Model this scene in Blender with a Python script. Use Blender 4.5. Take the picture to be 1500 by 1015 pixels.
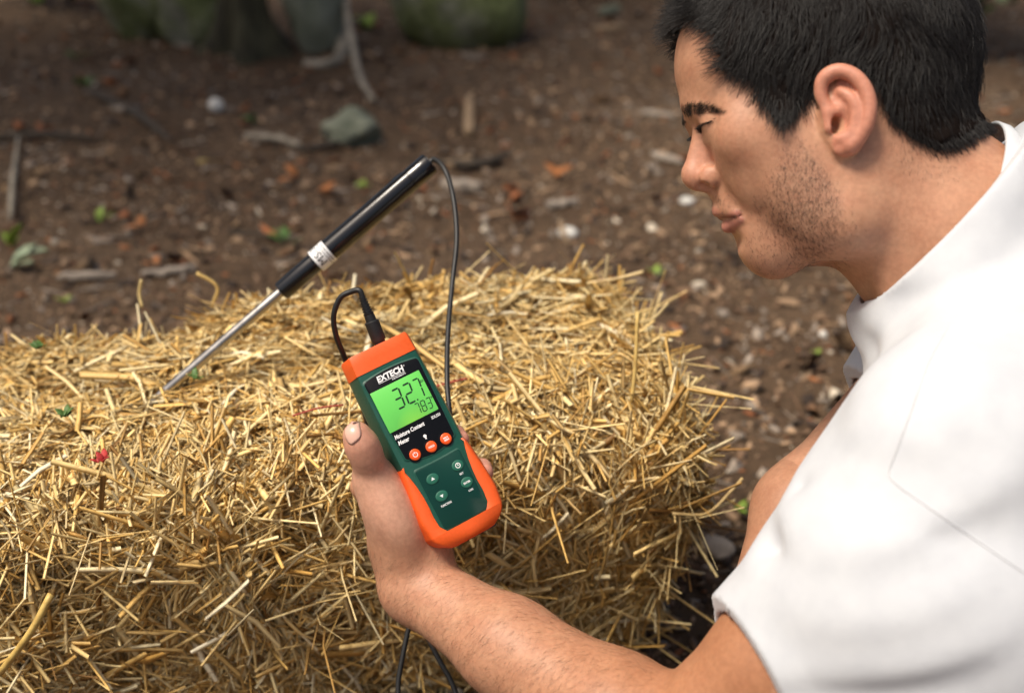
import bpy, bmesh, math, random
import numpy as np
from mathutils import Vector, Matrix, noise as mnoise
from mathutils.bvhtree import BVHTree

random.seed(7)
rng = np.random.default_rng(11)
for o in list(bpy.data.objects):
    bpy.data.objects.remove(o)
scene = bpy.context.scene
COL = scene.collection

# ------------------------------------------------------------------ camera
PITCH = math.radians(26.0)
CAM_H = 0.92
LENS = 40.0
F = LENS / 36.0 * 1500.0
CP, SP = math.cos(PITCH), math.sin(PITCH)
cam_d = bpy.data.cameras.new("camera")
cam = bpy.data.objects.new("camera", cam_d)
COL.objects.link(cam)
cam.location = (0, 0, CAM_H)
cam.rotation_euler = (math.pi / 2 - PITCH, 0, 0)
cam_d.lens = LENS
cam_d.sensor_width = 36.0
cam_d.clip_start = 0.05
cam_d.clip_end = 400
cam_d.dof.use_dof = True
cam_d.dof.focus_distance = 0.98
cam_d.dof.aperture_fstop = 3.4
scene.camera = cam

# ------------------------------------------------------------------ world + sun
SUN_EL, SUN_AZ = 64.0, 244.0        # azimuth clockwise from +Y: high on the left, behind the camera
world = bpy.data.worlds.new("World")
scene.world = world
world.use_nodes = True
wn = world.node_tree
bg = wn.nodes["Background"]
sky = wn.nodes.new("ShaderNodeTexSky")
sky.sky_type = 'NISHITA'
sky.sun_disc = False
sky.sun_elevation = math.radians(SUN_EL)
sky.sun_rotation = math.radians(SUN_AZ)
sky.air_density = 1.0
sky.dust_density = 7.0
sky.ozone_density = 0.0
wn.links.new(sky.outputs[0], bg.inputs[0])
bg.inputs[1].default_value = 0.085

sun_d = bpy.data.lights.new("sun", 'SUN')
sun_d.energy = 2.7
sun_d.angle = math.radians(18)
sun_d.color = (1.0, 0.92, 0.79)
sun = bpy.data.objects.new("sun", sun_d)
COL.objects.link(sun)
el, az = math.radians(SUN_EL), math.radians(SUN_AZ)
sdir = Vector((math.sin(az) * math.cos(el), math.cos(az) * math.cos(el), math.sin(el)))
sun.rotation_euler = sdir.to_track_quat('Z', 'Y').to_euler()
sun.location = sdir * 20

scene.view_settings.view_transform = 'Standard'
scene.view_settings.look = 'None'
scene.view_settings.gamma = 1
scene.view_settings.use_curve_mapping = False
scene.view_settings.exposure = 0.45
scene.render.engine = 'CYCLES'
scene.cycles.use_denoising = True
scene.cycles.max_bounces = 6

# ------------------------------------------------------------------ helpers
RIGHT = np.array([1.0, 0, 0]); UP = np.array([0, SP, CP]); BACK = np.array([0, -CP, SP])
CAM_P = np.array([0, 0, CAM_H])

def C(px, py, d):
    """photo pixel at camera depth d -> camera-axes point (right, up, toward viewer)"""
    return np.array([(px - 750.0) / F * d, -(py - 507.5) / F * d, -d])

def W(p):
    p = np.asarray(p, float)
    return CAM_P + p[..., 0:1] * RIGHT + p[..., 1:2] * UP + p[..., 2:3] * BACK

def P(px, py, d):
    return W(C(px, py, d))

def G(px, py, z=0.0):
    """photo pixel -> world point at height z"""
    r = W(C(px, py, 1.0)) - CAM_P
    t = (z - CAM_H) / r[2]
    return CAM_P + r * t

def tag(o, label=None, cat=None, group=None, kind=None):
    if label: o["label"] = label
    if cat: o["category"] = cat
    if group: o["group"] = group
    if kind: o["kind"] = kind
    return o

def link(name, me, parent=None, mat=None):
    o = bpy.data.objects.new(name, me)
    COL.objects.link(o)
    if parent is not None: o.parent = parent
    if mat is not None and me is not None:
        me.materials.clear(); me.materials.append(mat)
    return o

def empty(name, loc=(0, 0, 0), rot=None):
    o = bpy.data.objects.new(name, None)
    o.empty_display_size = 0.05
    COL.objects.link(o)
    o.location = loc
    if rot is not None: o.rotation_euler = rot
    return o

def mesh_from(name, v, f, smooth=True):
    me = bpy.data.meshes.new(name)
    v = np.asarray(v, np.float32)
    if isinstance(f, np.ndarray):
        n, k = f.shape
        me.vertices.add(len(v)); me.vertices.foreach_set("co", v.ravel())
        me.loops.add(n * k); me.loops.foreach_set("vertex_index", f.astype(np.int32).ravel())
        me.polygons.add(n)
        me.polygons.foreach_set("loop_start", np.arange(0, n * k, k, dtype=np.int32))
        me.update(calc_edges=True)
        me.validate()
    else:
        me.from_pydata([tuple(map(float, q)) for q in v], [], f)
        me.update()
    if smooth:
        me.polygons.foreach_set("use_smooth", np.ones(len(me.polygons), bool))
    return me

def bm_mesh(name, bm, smooth=True):
    me = bpy.data.meshes.new(name)
    bmesh.ops.recalc_face_normals(bm, faces=bm.faces)
    bm.to_mesh(me); bm.free()
    if smooth:
        me.polygons.foreach_set("use_smooth", np.ones(len(me.polygons), bool))
    return me

def catmull(pts, n=8):
    pts = np.asarray(pts, float)
    out = []
    q = np.vstack([2 * pts[0] - pts[1], pts, 2 * pts[-1] - pts[-2]])
    for i in range(len(pts) - 1):
        p0, p1, p2, p3 = q[i:i + 4]
        for t in np.arange(n) / n:
            out.append(0.5 * ((2 * p1) + (-p0 + p2) * t + (2 * p0 - 5 * p1 + 4 * p2 - p3) * t * t + (-p0 + 3 * p1 - 3 * p2 + p3) * t ** 3))
    out.append(pts[-1])
    return np.array(out)

def tube_vf(path, radii, seg=10, cap=True):
    """swept tube; radii scalar or per-point"""
    path = np.asarray(path, float); n = len(path)
    radii = np.broadcast_to(np.asarray(radii, float), (n,))
    tan = np.gradient(path, axis=0); tan /= np.linalg.norm(tan, axis=1)[:, None] + 1e-12
    ref = np.array([0.0, 0, 1]) if abs(tan[0][2]) < 0.9 else np.array([1.0, 0, 0])
    nrm = np.cross(tan[0], ref); nrm /= np.linalg.norm(nrm)
    V = []
    for i in range(n):
        nrm = nrm - tan[i] * np.dot(nrm, tan[i]); nrm /= np.linalg.norm(nrm) + 1e-12
        b = np.cross(tan[i], nrm)
        for k in range(seg):
            a = 2 * math.pi * k / seg
            V.append(path[i] + radii[i] * (math.cos(a) * nrm + math.sin(a) * b))
    Fc = []
    for i in range(n - 1):
        for k in range(seg):
            a, b = i * seg + k, i * seg + (k + 1) % seg
            Fc.append((a, b, b + seg, a + seg))
    if cap:
        Fc.append(tuple(range(seg))[::-1]); Fc.append(tuple(range((n - 1) * seg, n * seg)))
    return V, Fc

def tube(name, path, radii, mat, parent=None, seg=10, smooth=True):
    v, f = tube_vf(path, radii, seg)
    return link(name, mesh_from(name, v, f, smooth), parent, mat)

def set_smooth_angle(o, ang=40):
    me = o.data
    bm = bmesh.new(); bm.from_mesh(me)
    for e in bm.edges:
        if len(e.link_faces) == 2 and e.calc_face_angle(0) > math.radians(ang):
            e.smooth = False
    bm.to_mesh(me); bm.free()

# ------------------------------------------------------------------ materials
def mat_new(name):
    m = bpy.data.materials.new(name); m.use_nodes = True
    nt = m.node_tree
    return m, nt, nt.nodes["Principled BSDF"]

def node(nt, t, **kw):
    n = nt.nodes.new(t)
    for k, v in kw.items():
        setattr(n, k, v)
    return n

def noise_node(nt, scale, detail=4, rough=0.55, coord='Object', dist=0.0):
    tc = node(nt, "ShaderNodeTexCoord")
    n = node(nt, "ShaderNodeTexNoise")
    n.inputs["Scale"].default_value = scale; n.inputs["Detail"].default_value = detail
    n.inputs["Roughness"].default_value = rough; n.inputs["Distortion"].default_value = dist
    nt.links.new(tc.outputs[coord], n.inputs["Vector"])
    return n

def ramp(nt, fac, stops):
    r = node(nt, "ShaderNodeValToRGB")
    els = r.color_ramp.elements
    while len(els) < len(stops): els.new(0.5)
    for e, (p, c) in zip(els, stops):
        e.position = p; e.color = (*c, 1)
    nt.links.new(fac, r.inputs[0])
    return r

def bump(nt, b, height, strength=0.3, dist=0.002):
    n = node(nt, "ShaderNodeBump")
    n.inputs["Strength"].default_value = strength; n.inputs["Distance"].default_value = dist
    nt.links.new(height, n.inputs["Height"])
    nt.links.new(n.outputs[0], b.inputs["Normal"])
    return n

def mix_rgb(nt, fac, a, b, blend='MIX'):
    m = node(nt, "ShaderNodeMix", data_type='RGBA', blend_type=blend)
    for s, v in ((0, fac), (6, a), (7, b)):
        if hasattr(v, "is_linked") or hasattr(v, "links"):
            nt.links.new(v, m.inputs[s])
        elif isinstance(v, (int, float)):
            m.inputs[s].default_value = v
        else:
            m.inputs[s].default_value = (*v, 1)
    return m.outputs[2]

def simple(name, col, rough=0.5, nscale=None, var=0.12, bscale=None, bstr=0.2, bdist=0.001, metal=0.0, spec=0.5, coat=0.0):
    m, nt, b = mat_new(name)
    b.inputs["Roughness"].default_value = rough
    b.inputs["Metallic"].default_value = metal
    b.inputs["Specular IOR Level"].default_value = spec
    b.inputs["Coat Weight"].default_value = coat
    if nscale:
        n = noise_node(nt, nscale)
        lo = tuple(max(0, c * (1 - var)) for c in col); hi = tuple(min(1, c * (1 + var)) for c in col)
        r = ramp(nt, n.outputs["Fac"], [(0.3, lo), (0.7, hi)])
        nt.links.new(r.outputs[0], b.inputs["Base Color"])
        rr = ramp(nt, n.outputs["Fac"], [(0.3, (rough * .85,) * 3), (0.7, (min(1, rough * 1.2),) * 3)])
        nt.links.new(rr.outputs[0], b.inputs["Roughness"])
    else:
        b.inputs["Base Color"].default_value = (*col, 1)
    if bscale:
        n2 = noise_node(nt, bscale, 3)
        bump(nt, b, n2.outputs["Fac"], bstr, bdist)
    return m

def attr_mat(name, rough=0.7, attr="col", bscale=None, bstr=0.3, bdist=0.001, sheen=0.0, nscale=None, var=(0.8, 1.2)):
    """base colour from a per-piece colour attribute, times a fine grain"""
    m, nt, b = mat_new(name)
    a = node(nt, "ShaderNodeAttribute", attribute_name=attr)
    src = a.outputs["Color"]
    if nscale:
        n = noise_node(nt, nscale)
        r = ramp(nt, n.outputs["Fac"], [(0.3, (var[0],) * 3), (0.7, (var[1],) * 3)])
        src = mix_rgb(nt, 1.0, src, r.outputs[0], 'MULTIPLY')
    nt.links.new(src, b.inputs["Base Color"])
    b.inputs["Roughness"].default_value = rough
    if bscale:
        n2 = noise_node(nt, bscale, 3)
        bump(nt, b, n2.outputs["Fac"], bstr, bdist)
    return m

def set_col(me, cols, name="col"):
    a = me.color_attributes.new(name, 'FLOAT_COLOR', 'POINT')
    c = np.ones((len(me.vertices), 4), np.float32); c[:, :3] = cols
    a.data.foreach_set("color", c.ravel())

def pts_in_poly(x, y, poly):
    poly = np.asarray(poly, float); inside = np.zeros(x.shape, bool)
    j = len(poly) - 1
    for i in range(len(poly)):
        xi, yi = poly[i]; xj, yj = poly[j]
        c = ((yi > y) != (yj > y)) & (x < (xj - xi) * (y - yi) / (yj - yi + 1e-12) + xi)
        inside ^= c; j = i
    return inside

def vnoise(p, seed=0, octaves=3):
    """cheap smooth pseudo-noise in [-1,1] from rotated sines"""
    r = np.random.default_rng(seed)
    out = np.zeros(len(p)); amp = 1.0; tot = 0; fr = 1.0
    for o in range(octaves):
        for _ in range(4):
            d = r.normal(size=3); d /= np.linalg.norm(d)
            out += amp * np.sin(fr * (p @ d) * (0.8 + 0.5 * r.random()) * 6.28 + r.random() * 6.28) / 4 * 1.6
        tot += amp; amp *= 0.5; fr *= 2.1
    return out / tot
# =================================================================== GROUND
m_soil, nt, b = mat_new("forest soil")
n = noise_node(nt, 1.6, 6, .6); n2 = noise_node(nt, 26, 6, .65)
r = ramp(nt, n.outputs["Fac"], [(.25, (.060, .036, .021)), (.5, (.105, .067, .040)), (.75, (.150, .102, .066))])
r2 = ramp(nt, n2.outputs["Fac"], [(.25, (.45, .45, .45)), (.55, (1, 1, 1)), (.8, (1.5, 1.4, 1.3))])
nt.links.new(mix_rgb(nt, 1.0, r.outputs[0], r2.outputs[0], 'MULTIPLY'), b.inputs["Base Color"])
b.inputs["Roughness"].default_value = .95; b.inputs["Specular IOR Level"].default_value = .2
bump(nt, b, n2.outputs["Fac"], .8, .02)
xs = np.concatenate([np.linspace(-60, -4, 15), np.linspace(-3.8, 3.8, 120), np.linspace(4, 60, 15)])
ys = np.concatenate([np.linspace(-20, -.6, 8), np.linspace(-.5, 8.5, 130), np.linspace(9, 120, 24)])
X, Y = np.meshgrid(xs, ys)
def ground_z(x, y):
    p = np.stack([np.ravel(x), np.ravel(y), np.zeros(np.size(x))], 1)
    near = np.clip((np.ravel(y) - 1.5) / 2.0, 0, 1)
    return (.022 * vnoise(p * .55, 41, 2) + .006 * vnoise(p * 2.3, 42, 2)) * near + .006 * vnoise(p * 3.1, 43, 1) * .5 - .004
Z = ground_z(X, Y)
Vg = np.stack([X.ravel(), Y.ravel(), Z], 1)
nx_, ny_ = len(xs), len(ys)
i = np.arange(nx_ * ny_).reshape(ny_, nx_)
Qg = np.stack([i[:-1, :-1], i[:-1, 1:], i[1:, 1:], i[1:, :-1]], -1).reshape(-1, 4)
ground = link("ground", mesh_from("ground", Vg, Qg), None, m_soil)
tag(ground, "brown forest soil covered in bark mulch", None, None, "structure")

# ---- litter: bark chips, crumbs of wood, dead leaves (countless) --------------
def scatter(name, n, smin, smax, asp, thick, palette, probs, ymin=.55, ymax=7.5, lift=.4, seed=1, tilt=.45, power=1.6, curl=.25):
    r_ = np.random.default_rng(seed)
    y = ymin + (ymax - ymin) * r_.random(n) ** power
    half = .42 + .55 * y
    x = (r_.random(n) * 2 - 1) * half
    z = ground_z(x, y)
    s = smin * (smax / smin) ** (r_.random(n) ** 1.5) 
    a = s * asp[0] ** 0 * 1.0; bw = s * (asp[0] + (asp[1] - asp[0]) * r_.random(n)); t = s * thick * (.6 + .8 * r_.random(n))
    # 10-vertex chip: bent lens-shaped slab
    tpl = np.array([[-1, -.25, 0], [-.85, .55, 0], [-.1, .9, .0], [.7, .6, 0], [1, -.1, 0], [.4, -.85, 0], [-.5, -.8, 0]])
    k = len(tpl)
    loc = np.repeat(tpl[None], n, 0) + r_.normal(size=(n, k, 3)) * .14
    top = loc.copy(); bot = loc.copy() * .92
    bend = curl * r_.normal(size=n)[:, None] * loc[:, :, 0] ** 2
    top[:, :, 2] = .5; bot[:, :, 2] = -.5
    P_ = np.concatenate([top, bot], 1)
    P_ = np.stack([P_[:, :, 0] * a[:, None] / 2, P_[:, :, 1] * bw[:, None] / 2, P_[:, :, 2] * t[:, None] + np.concatenate([bend, bend], 1) * s[:, None] / 2], -1)
    yaw = r_.random(n) * 6.283; p1 = r_.normal(size=n) * tilt; p2 = r_.normal(size=n) * tilt
    cz, sz = np.cos(yaw), np.sin(yaw); c1, s1 = np.cos(p1), np.sin(p1); c2, s2 = np.cos(p2), np.sin(p2)
    R1 = np.zeros((n, 3, 3)); R1[:, 0, 0] = cz; R1[:, 0, 1] = -sz; R1[:, 1, 0] = sz; R1[:, 1, 1] = cz; R1[:, 2, 2] = 1
    R2 = np.zeros((n, 3, 3)); R2[:, 0, 0] = 1; R2[:, 1, 1] = c1; R2[:, 1, 2] = -s1; R2[:, 2, 1] = s1; R2[:, 2, 2] = c1
    R3 = np.zeros((n, 3, 3)); R3[:, 1, 1] = 1; R3[:, 0, 0] = c2; R3[:, 0, 2] = s2; R3[:, 2, 0] = -s2; R3[:, 2, 2] = c2
    P_ = np.einsum('nij,nkj->nki', R1 @ R2 @ R3, P_)
    P_ += np.stack([x, y, z + t * .3 + lift * s * .25 * r_.random(n)], 1)[:, None]
    base = (np.arange(n) * 2 * k)[:, None]
    tris = [[0, 1, 2], [0, 2, 3], [0, 3, 4], [0, 4, 5], [0, 5, 6]]
    for q in range(k):
        q2 = (q + 1) % k
        tris += [[q, q + k, q2 + k], [q, q2 + k, q2]]
    Fq = (base[:, :, None] + np.array(tris)[None]).reshape(-1, 3)
    me = mesh_from(name, P_.reshape(-1, 3), Fq, False)
    pal = np.array(palette); ci = r_.choice(len(pal), n, p=np.array(probs) / sum(probs))
    c = pal[ci] * (.65 + .7 * r_.random(n))[:, None]
    set_col(me, np.repeat(c, 2 * k, 0))
    o = link(name, me, None, m_litter)
    o["kind"] = "stuff"
    return o
m_litter = attr_mat("litter", .9, nscale=120, var=(.7, 1.25), bscale=260, bstr=.5, bdist=.001)
brown = (.160, .095, .055); dark = (.045, .028, .019); tan = (.38, .25, .15); grey = (.30, .245, .195); rust = (.26, .10, .038); pale = (.52, .45, .35)
o = scatter("bark_mulch", 29000, .010, .038, (.3, .75), .14, [brown, dark, tan, grey, rust, pale], [.36, .20, .18, .16, .075, .025], seed=5)
tag(o, "brown bark chips and wood crumbs covering the forest floor")
o = scatter("wood_crumbs", 17000, .004, .012, (.35, .9), .3, [brown, dark, tan, grey, pale], [.32, .22, .22, .18, .06], ymax=3.6, seed=6)
tag(o, "small crumbs of wood and bark between the chips")
o = scatter("dead_leaves", 800, .035, .075, (.45, .7), .012, [(.34, .12, .045), (.22, .115, .055), (.34, .22, .12), (.14, .085, .05)], [.34, .3, .2, .16], ymin=1.6, seed=8, tilt=.35, curl=.7, power=1.2)
tag(o, "curled brown and rust coloured dead leaves lying on the mulch")
o = scatter("twig_litter", 1500, .04, .13, (.03, .07), .03, [grey, brown, tan, dark], [.3, .3, .2, .2], ymin=1.2, seed=9, tilt=.12, curl=.15, power=1.3)
tag(o, "thin dry twigs strewn over the mulch")
# =================================================================== STRAW BALE
BH = .35
BT = math.radians(12.0)
e1 = np.array([-math.cos(BT), -math.sin(BT), 0]); e2 = np.array([-math.sin(BT), math.cos(BT), 0])
TF = np.array([.205, 1.02, BH])                     # top front right corner
BL, BD = .96, .375
bale = empty("straw_bale", tuple(TF + e1 * BL / 2 + e2 * BD / 2 - [0, 0, BH]))
tag(bale, "loose yellow straw bale lying on the ground in front of the kneeling person", "straw bale")
bale_inv = np.array(bale.location)

def bale_pt(u, v, w):
    """u along the length from the right end, v from front to back, w up; with the bale's slumped, bulging shape"""
    u = np.asarray(u, float); v = np.asarray(v, float); w = np.asarray(w, float)
    t = np.clip(w / BH, 0, 1)
    inset = .060 * (1 - t) ** 1.3 - .020 * np.sin(np.pi * t)
    vin = .035 * (1 - t) ** 1.2 - .020 * np.sin(np.pi * t)
    uu = u + inset * np.clip(1 - u / .25, 0, 1)
    vv = v + vin * (1 - 2 * v / BD)
    p = TF + uu[..., None] * e1 + vv[..., None] * e2
    sag = .020 * np.exp(-((u - .24) / .20) ** 2) * np.clip(v / BD, 0, 1) - .044 * np.clip((u - .38) / .5, 0, 1)
    p = p + np.stack([0 * u, 0 * u, w - BH + sag * t], -1)
    return p

RR = .055                                            # rounding radius of the long edges
def sample_surface(n, r_, faces):
    """random points and normals on the rounded box; faces = weights of top, front, right end, back, left end"""
    f = r_.choice(5, n, p=np.array(faces) / sum(faces))
    a, b_ = r_.random(n), r_.random(n)
    u = np.where(f == 2, 0, np.where(f == 4, BL, a * BL))
    v = np.where(f == 0, b_ * BD, np.where(f == 1, 0, np.where(f == 3, BD, a * BD)))
    w = np.where(f == 0, BH, b_ * BH)
    # round: pull into inner box then push out by radius
    q = np.stack([u, v, w], 1)
    lo = np.array([RR, RR, -1]); hi = np.array([BL - RR, BD - RR, BH - RR])
    inner = np.clip(q, lo, hi)
    d = q - inner
    N = d / (np.linalg.norm(d, axis=1)[:, None] + 1e-9)
    q = inner + N * RR
    lump = .014 * vnoise(q * 5.5, 51, 2) + .006 * vnoise(q * 16, 52, 2)
    q = q + N * lump[:, None]
    pos = bale_pt(q[:, 0], q[:, 1], q[:, 2])
    Nw = N[:, 0:1] * e1 + N[:, 1:2] * e2 + N[:, 2:3] * np.array([0, 0, 1.0])
    return pos, Nw, f

# core block: dark compressed straw seen only through the gaps
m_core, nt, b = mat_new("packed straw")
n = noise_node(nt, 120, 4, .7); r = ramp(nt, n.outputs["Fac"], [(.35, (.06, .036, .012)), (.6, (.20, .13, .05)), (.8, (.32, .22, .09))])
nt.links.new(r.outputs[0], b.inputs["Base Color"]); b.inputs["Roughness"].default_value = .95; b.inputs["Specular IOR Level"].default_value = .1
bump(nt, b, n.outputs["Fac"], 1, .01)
gu, gv, gw = 60, 24, 20
V, Qc = [], []
idx = {}
def cv(i, j, k):
    if (i, j, k) not in idx:
        q = np.array([i / gu * BL, j / gv * BD, k / gw * BH])
        inner = np.clip(q, [RR, RR, -1], [BL - RR, BD - RR, BH - RR]); d = q - inner; l = np.linalg.norm(d)
        Nn = d / (l + 1e-9); q = inner + Nn * min(RR, l) if l > 1e-9 else q
        lump = (.014 * vnoise(q[None] * 5.5, 51, 2) + .006 * vnoise(q[None] * 16, 52, 2))[0]
        q = q + Nn * (lump - .026)
        idx[(i, j, k)] = len(V); V.append(bale_pt(q[0], q[1], q[2]))
    return idx[(i, j, k)]
for i in range(gu):
    for j in range(gv):
        Qc.append((cv(i, j, gw), cv(i + 1, j, gw), cv(i + 1, j + 1, gw), cv(i, j + 1, gw)))
for k in range(gw):
    for i in range(gu):
        Qc.append((cv(i, 0, k), cv(i + 1, 0, k), cv(i + 1, 0, k + 1), cv(i, 0, k + 1)))
        Qc.append((cv(i, gv, k), cv(i, gv, k + 1), cv(i + 1, gv, k + 1), cv(i + 1, gv, k)))
    for j in range(gv):
        Qc.append((cv(0, j, k), cv(0, j, k + 1), cv(0, j + 1, k + 1), cv(0, j + 1, k)))
        Qc.append((cv(gu, j, k), cv(gu, j + 1, k), cv(gu, j + 1, k + 1), cv(gu, j, k + 1)))
core = link("packed_core", mesh_from("packed_core", np.array(V) - bale_inv, Qc), bale, m_core)

m_straw, nt, b = mat_new("straw")
a = node(nt, "ShaderNodeAttribute", attribute_name="col")
n = noise_node(nt, 90, 4, .6); r = ramp(nt, n.outputs["Fac"], [(.3, (.68, .62, .55)), (.5, (1, 1, 1)), (.75, (1.12, 1.1, 1.05))])
nt.links.new(mix_rgb(nt, 1.0, a.outputs["Color"], r.outputs[0], 'MULTIPLY'), b.inputs["Base Color"])
b.inputs["Roughness"].default_value = .48; b.inputs["Specular IOR Level"].default_value = .4
n2 = noise_node(nt, 700, 2); bump(nt, b, n2.outputs["Fac"], .25, .0006)

STRAW_PAL = np.array([(.82, .63, .31), (.70, .47, .17), (.86, .72, .42), (.50, .30, .09), (.28, .15, .045), (.60, .49, .29), (.88, .79, .56), (.38, .26, .11)])
STRAW_P = np.array([.30, .21, .20, .09, .035, .06, .07, .035])
SEG = 2
def stalk_batch(pos, N, dirs, length, width, r_):
    """flattened, slightly kinked stalks: (SEG+1) rings of 4 points"""
    n = len(pos)
    side = np.cross(dirs, N); side /= np.linalg.norm(side, axis=1)[:, None] + 1e-9
    # roll about the stalk axis
    ro = r_.normal(size=n) * .55
    up = np.cross(side, dirs)
    s2 = side * np.cos(ro)[:, None] + up * np.sin(ro)[:, None]; u2 = np.cross(s2, dirs)
    t = np.linspace(-.5, .5, SEG + 1)
    bend = r_.normal(size=n) * .045; bend2 = r_.normal(size=n) * .045
    flat = .06 + .30 * r_.random(n) ** 2
    rings = []
    for q in t:
        c = pos + dirs * (q * length)[:, None] + u2 * (bend * length * (4 * q * q - .3))[:, None] + s2 * (bend2 * length * (4 * q * q - .3))[:, None]
        wd = width / 2 * (1 - .25 * (abs(q) > .4) * r_.random(n))
        rings.append(np.stack([c + s2 * wd[:, None], c + u2 * (wd * flat)[:, None], c - s2 * wd[:, None], c - u2 * (wd * flat * .6)[:, None]], 1))
    P_ = np.stack(rings, 1)                      # n, SEG+1, 4, 3
    return P_
def stalk_faces(n):
    fs = []
    for s in range(SEG):
        for k in range(4):
            a_, b__ = s * 4 + k, s * 4 + (k + 1) % 4
            fs.append((a_, b__, b__ + 4, a_ + 4))
    return (np.arange(n)[:, None, None] * ((SEG + 1) * 4) + np.array(fs)[None]).reshape(-1, 4)

def make_stalks(n, r_, faces, off, lmu, wmu, lift):
    pos, N, f = sample_surface(n, r_, faces)
    tdir = r_.normal(size=(n, 3))
    tdir -= N * np.sum(tdir * N, 1)[:, None]; tdir /= np.linalg.norm(tdir, axis=1)[:, None] + 1e-9
    # flakes: locally stalks share a drift direction; on the front they lean towards the vertical
    flow = np.stack([vnoise(pos * 4, s, 2) for s in (61, 62, 63)], 1); flow -= N * np.sum(flow * N, 1)[:, None]
    vert = np.array([0, 0, 1.0]) - N * N[:, 2:3]
    sgn = np.where(r_.random(n) < .5, -1, 1)[:, None]
    side_w = (1 - np.abs(N[:, 2:3]))
    d = tdir + .6 * flow * sgn + .95 * vert * sgn * side_w + N * np.abs(r_.normal(size=(n, 1))) * lift * sgn
    d /= np.linalg.norm(d, axis=1)[:, None]
    L = np.clip(lmu * np.exp(r_.normal(size=n) * .50), .008, .17)
    Wd = np.clip(wmu * np.exp(r_.normal(size=n) * .36), .0012, .0095)
    out = np.sum(d * N, 1); 
    pos = pos + N * (off[0] + (off[1] - off[0]) * r_.random(n))[:, None] + d * (np.abs(out) * .30 * L * np.sign(out))[:, None]
    P_ = stalk_batch(pos, N, d, L, Wd, r_)
    ci = r_.choice(len(STRAW_PAL), n, p=STRAW_P / STRAW_P.sum())
    c = STRAW_PAL[ci] * (.74 + .46 * r_.random(n))[:, None] * np.array([1.04, 1.0, .88])
    return P_, c
r_ = np.random.default_rng(23)
Fw = [.36, .36, .12, .10, .02]
sets = [make_stalks(19000, r_, Fw, (-.020, -.008), .052, .0034, .08),
        make_stalks(28000, r_, Fw, (-.012, .002), .050, .0028, .12),
        make_stalks(25000, r_, Fw, (-.006, .004), .044, .0024, .16),
        make_stalks(10000, r_, Fw, (-.004, .006), .013, .0022, .35),
        make_stalks(6500, r_, Fw, (-.006, .004), .046, .0050, .14),
        make_stalks(450, r_, [.24, .30, .30, .10, .02], (-.002, .008), .050, .0034, .5)]
PP = np.concatenate([s[0] for s in sets]); CC = np.concatenate([s[1] for s in sets])
PP = PP[PP[..., 2].min(axis=(1, 2)) > 0.0] if False else PP
n = len(PP)
me = mesh_from("straw", PP.reshape(-1, 3) - bale_inv, stalk_faces(n), False)
set_col(me, np.repeat(CC, (SEG + 1) * 4, 0))
straw = link("straw", me, bale, m_straw); straw["kind"] = "stuff"

# single stalks lying proud on the surface, each an object of its own
NST = 290
variants = []
for k in range(24):
    n1_ = 1; z3 = np.zeros((1, 3)); L = np.array([1.0]); 
    Pv = stalk_batch(z3, np.array([[0, 0, 1.0]]), np.array([[1.0, 0, 0]]), L, np.array([.055 + .06 * r_.random()]), r_)
    me = mesh_from("stalk", Pv.reshape(-1, 3), stalk_faces(1), False)
    set_col(me, np.tile(STRAW_PAL[[0, 1, 2, 0, 6, 1, 3, 2][k % 8]] * (.9 + .25 * r_.random()), (len(me.vertices), 1)))
    me.materials.append(m_straw)
    variants.append(me)
pos, N, f = sample_surface(NST, r_, [.5, .42, .06, .02, 0])
keep_front = np.zeros(NST)
for k in range(NST):
    o = bpy.data.objects.new("straw_stalk", variants[k % 24])
    COL.objects.link(o); o.parent = bale
    d = r_.normal(size=3); d -= N[k] * (d @ N[k]); d /= np.linalg.norm(d)
    d = d + N[k] * r_.normal() * .16; d /= np.linalg.norm(d)
    y_ = np.cross(N[k], d); y_ /= np.linalg.norm(y_); z_ = np.cross(d, y_)
    L = float(np.clip(.055 * math.exp(r_.normal() * .35), .03, .12))
    M = Matrix(((d[0] * L, y_[0] * L, z_[0] * L, 0), (d[1] * L, y_[1] * L, z_[1] * L, 0), (d[2] * L, y_[2] * L, z_[2] * L, 0), (0, 0, 0, 1)))
    M.translation = Vector(pos[k] + N[k] * (.009 + .006 * r_.random()) - bale_inv)
    o.matrix_local = M
# long bent straws that stick out of the right end and the top edge, a red twine and a red husk
def stray(path, w, colour):
    v, f_ = tube_vf(catmull(path, 5), [w] * ((len(path) - 1) * 5 + 1), 5)
    me = mesh_from("straw_stalk", np.array(v) - bale_inv, f_); set_col(me, np.tile(colour, (len(v), 1)))
    link("straw_stalk", me, bale, m_straw)
stray([P(985, 752, 1.18), P(1035, 752, 1.19), P(1070, 720, 1.20), P(1088, 700, 1.20)], .0018, (.50, .36, .16))
stray([P(925, 590, 1.165), P(931, 530, 1.16), P(934, 458, 1.155)], .0022, (.60, .42, .14))
stray([P(900, 470, 1.33), P(950, 470, 1.33), P(979, 444, 1.33)], .0018, (.55, .42, .2))
stray([P(860, 415, 1.40), P(905, 408, 1.39), P(943, 398, 1.38)], .0024, (.66, .5, .25))
stray([P(310, 450, 1.40), P(318, 420, 1.39), P(288, 400, 1.38)], .0022, (.66, .46, .16))
stray([P(208, 450, 1.36), P(204, 430, 1.36), P(207, 410, 1.355)], .0020, (.6, .46, .2))
stray([P(0, 985, 1.02), P(45, 925, 1.0), P(75, 870, 1.0)], .0034, (.62, .43, .13))
m_red = simple("red twine", (.42, .07, .05), .8)
tube("twine", catmull([P(640, 580, 1.19) + [0, 0, .012], P(680, 570, 1.20) + [0, 0, .012], P(718, 562, 1.215) + [0, 0, .010]], 6) - bale_inv, .0012, m_red, bale, 5)
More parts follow.
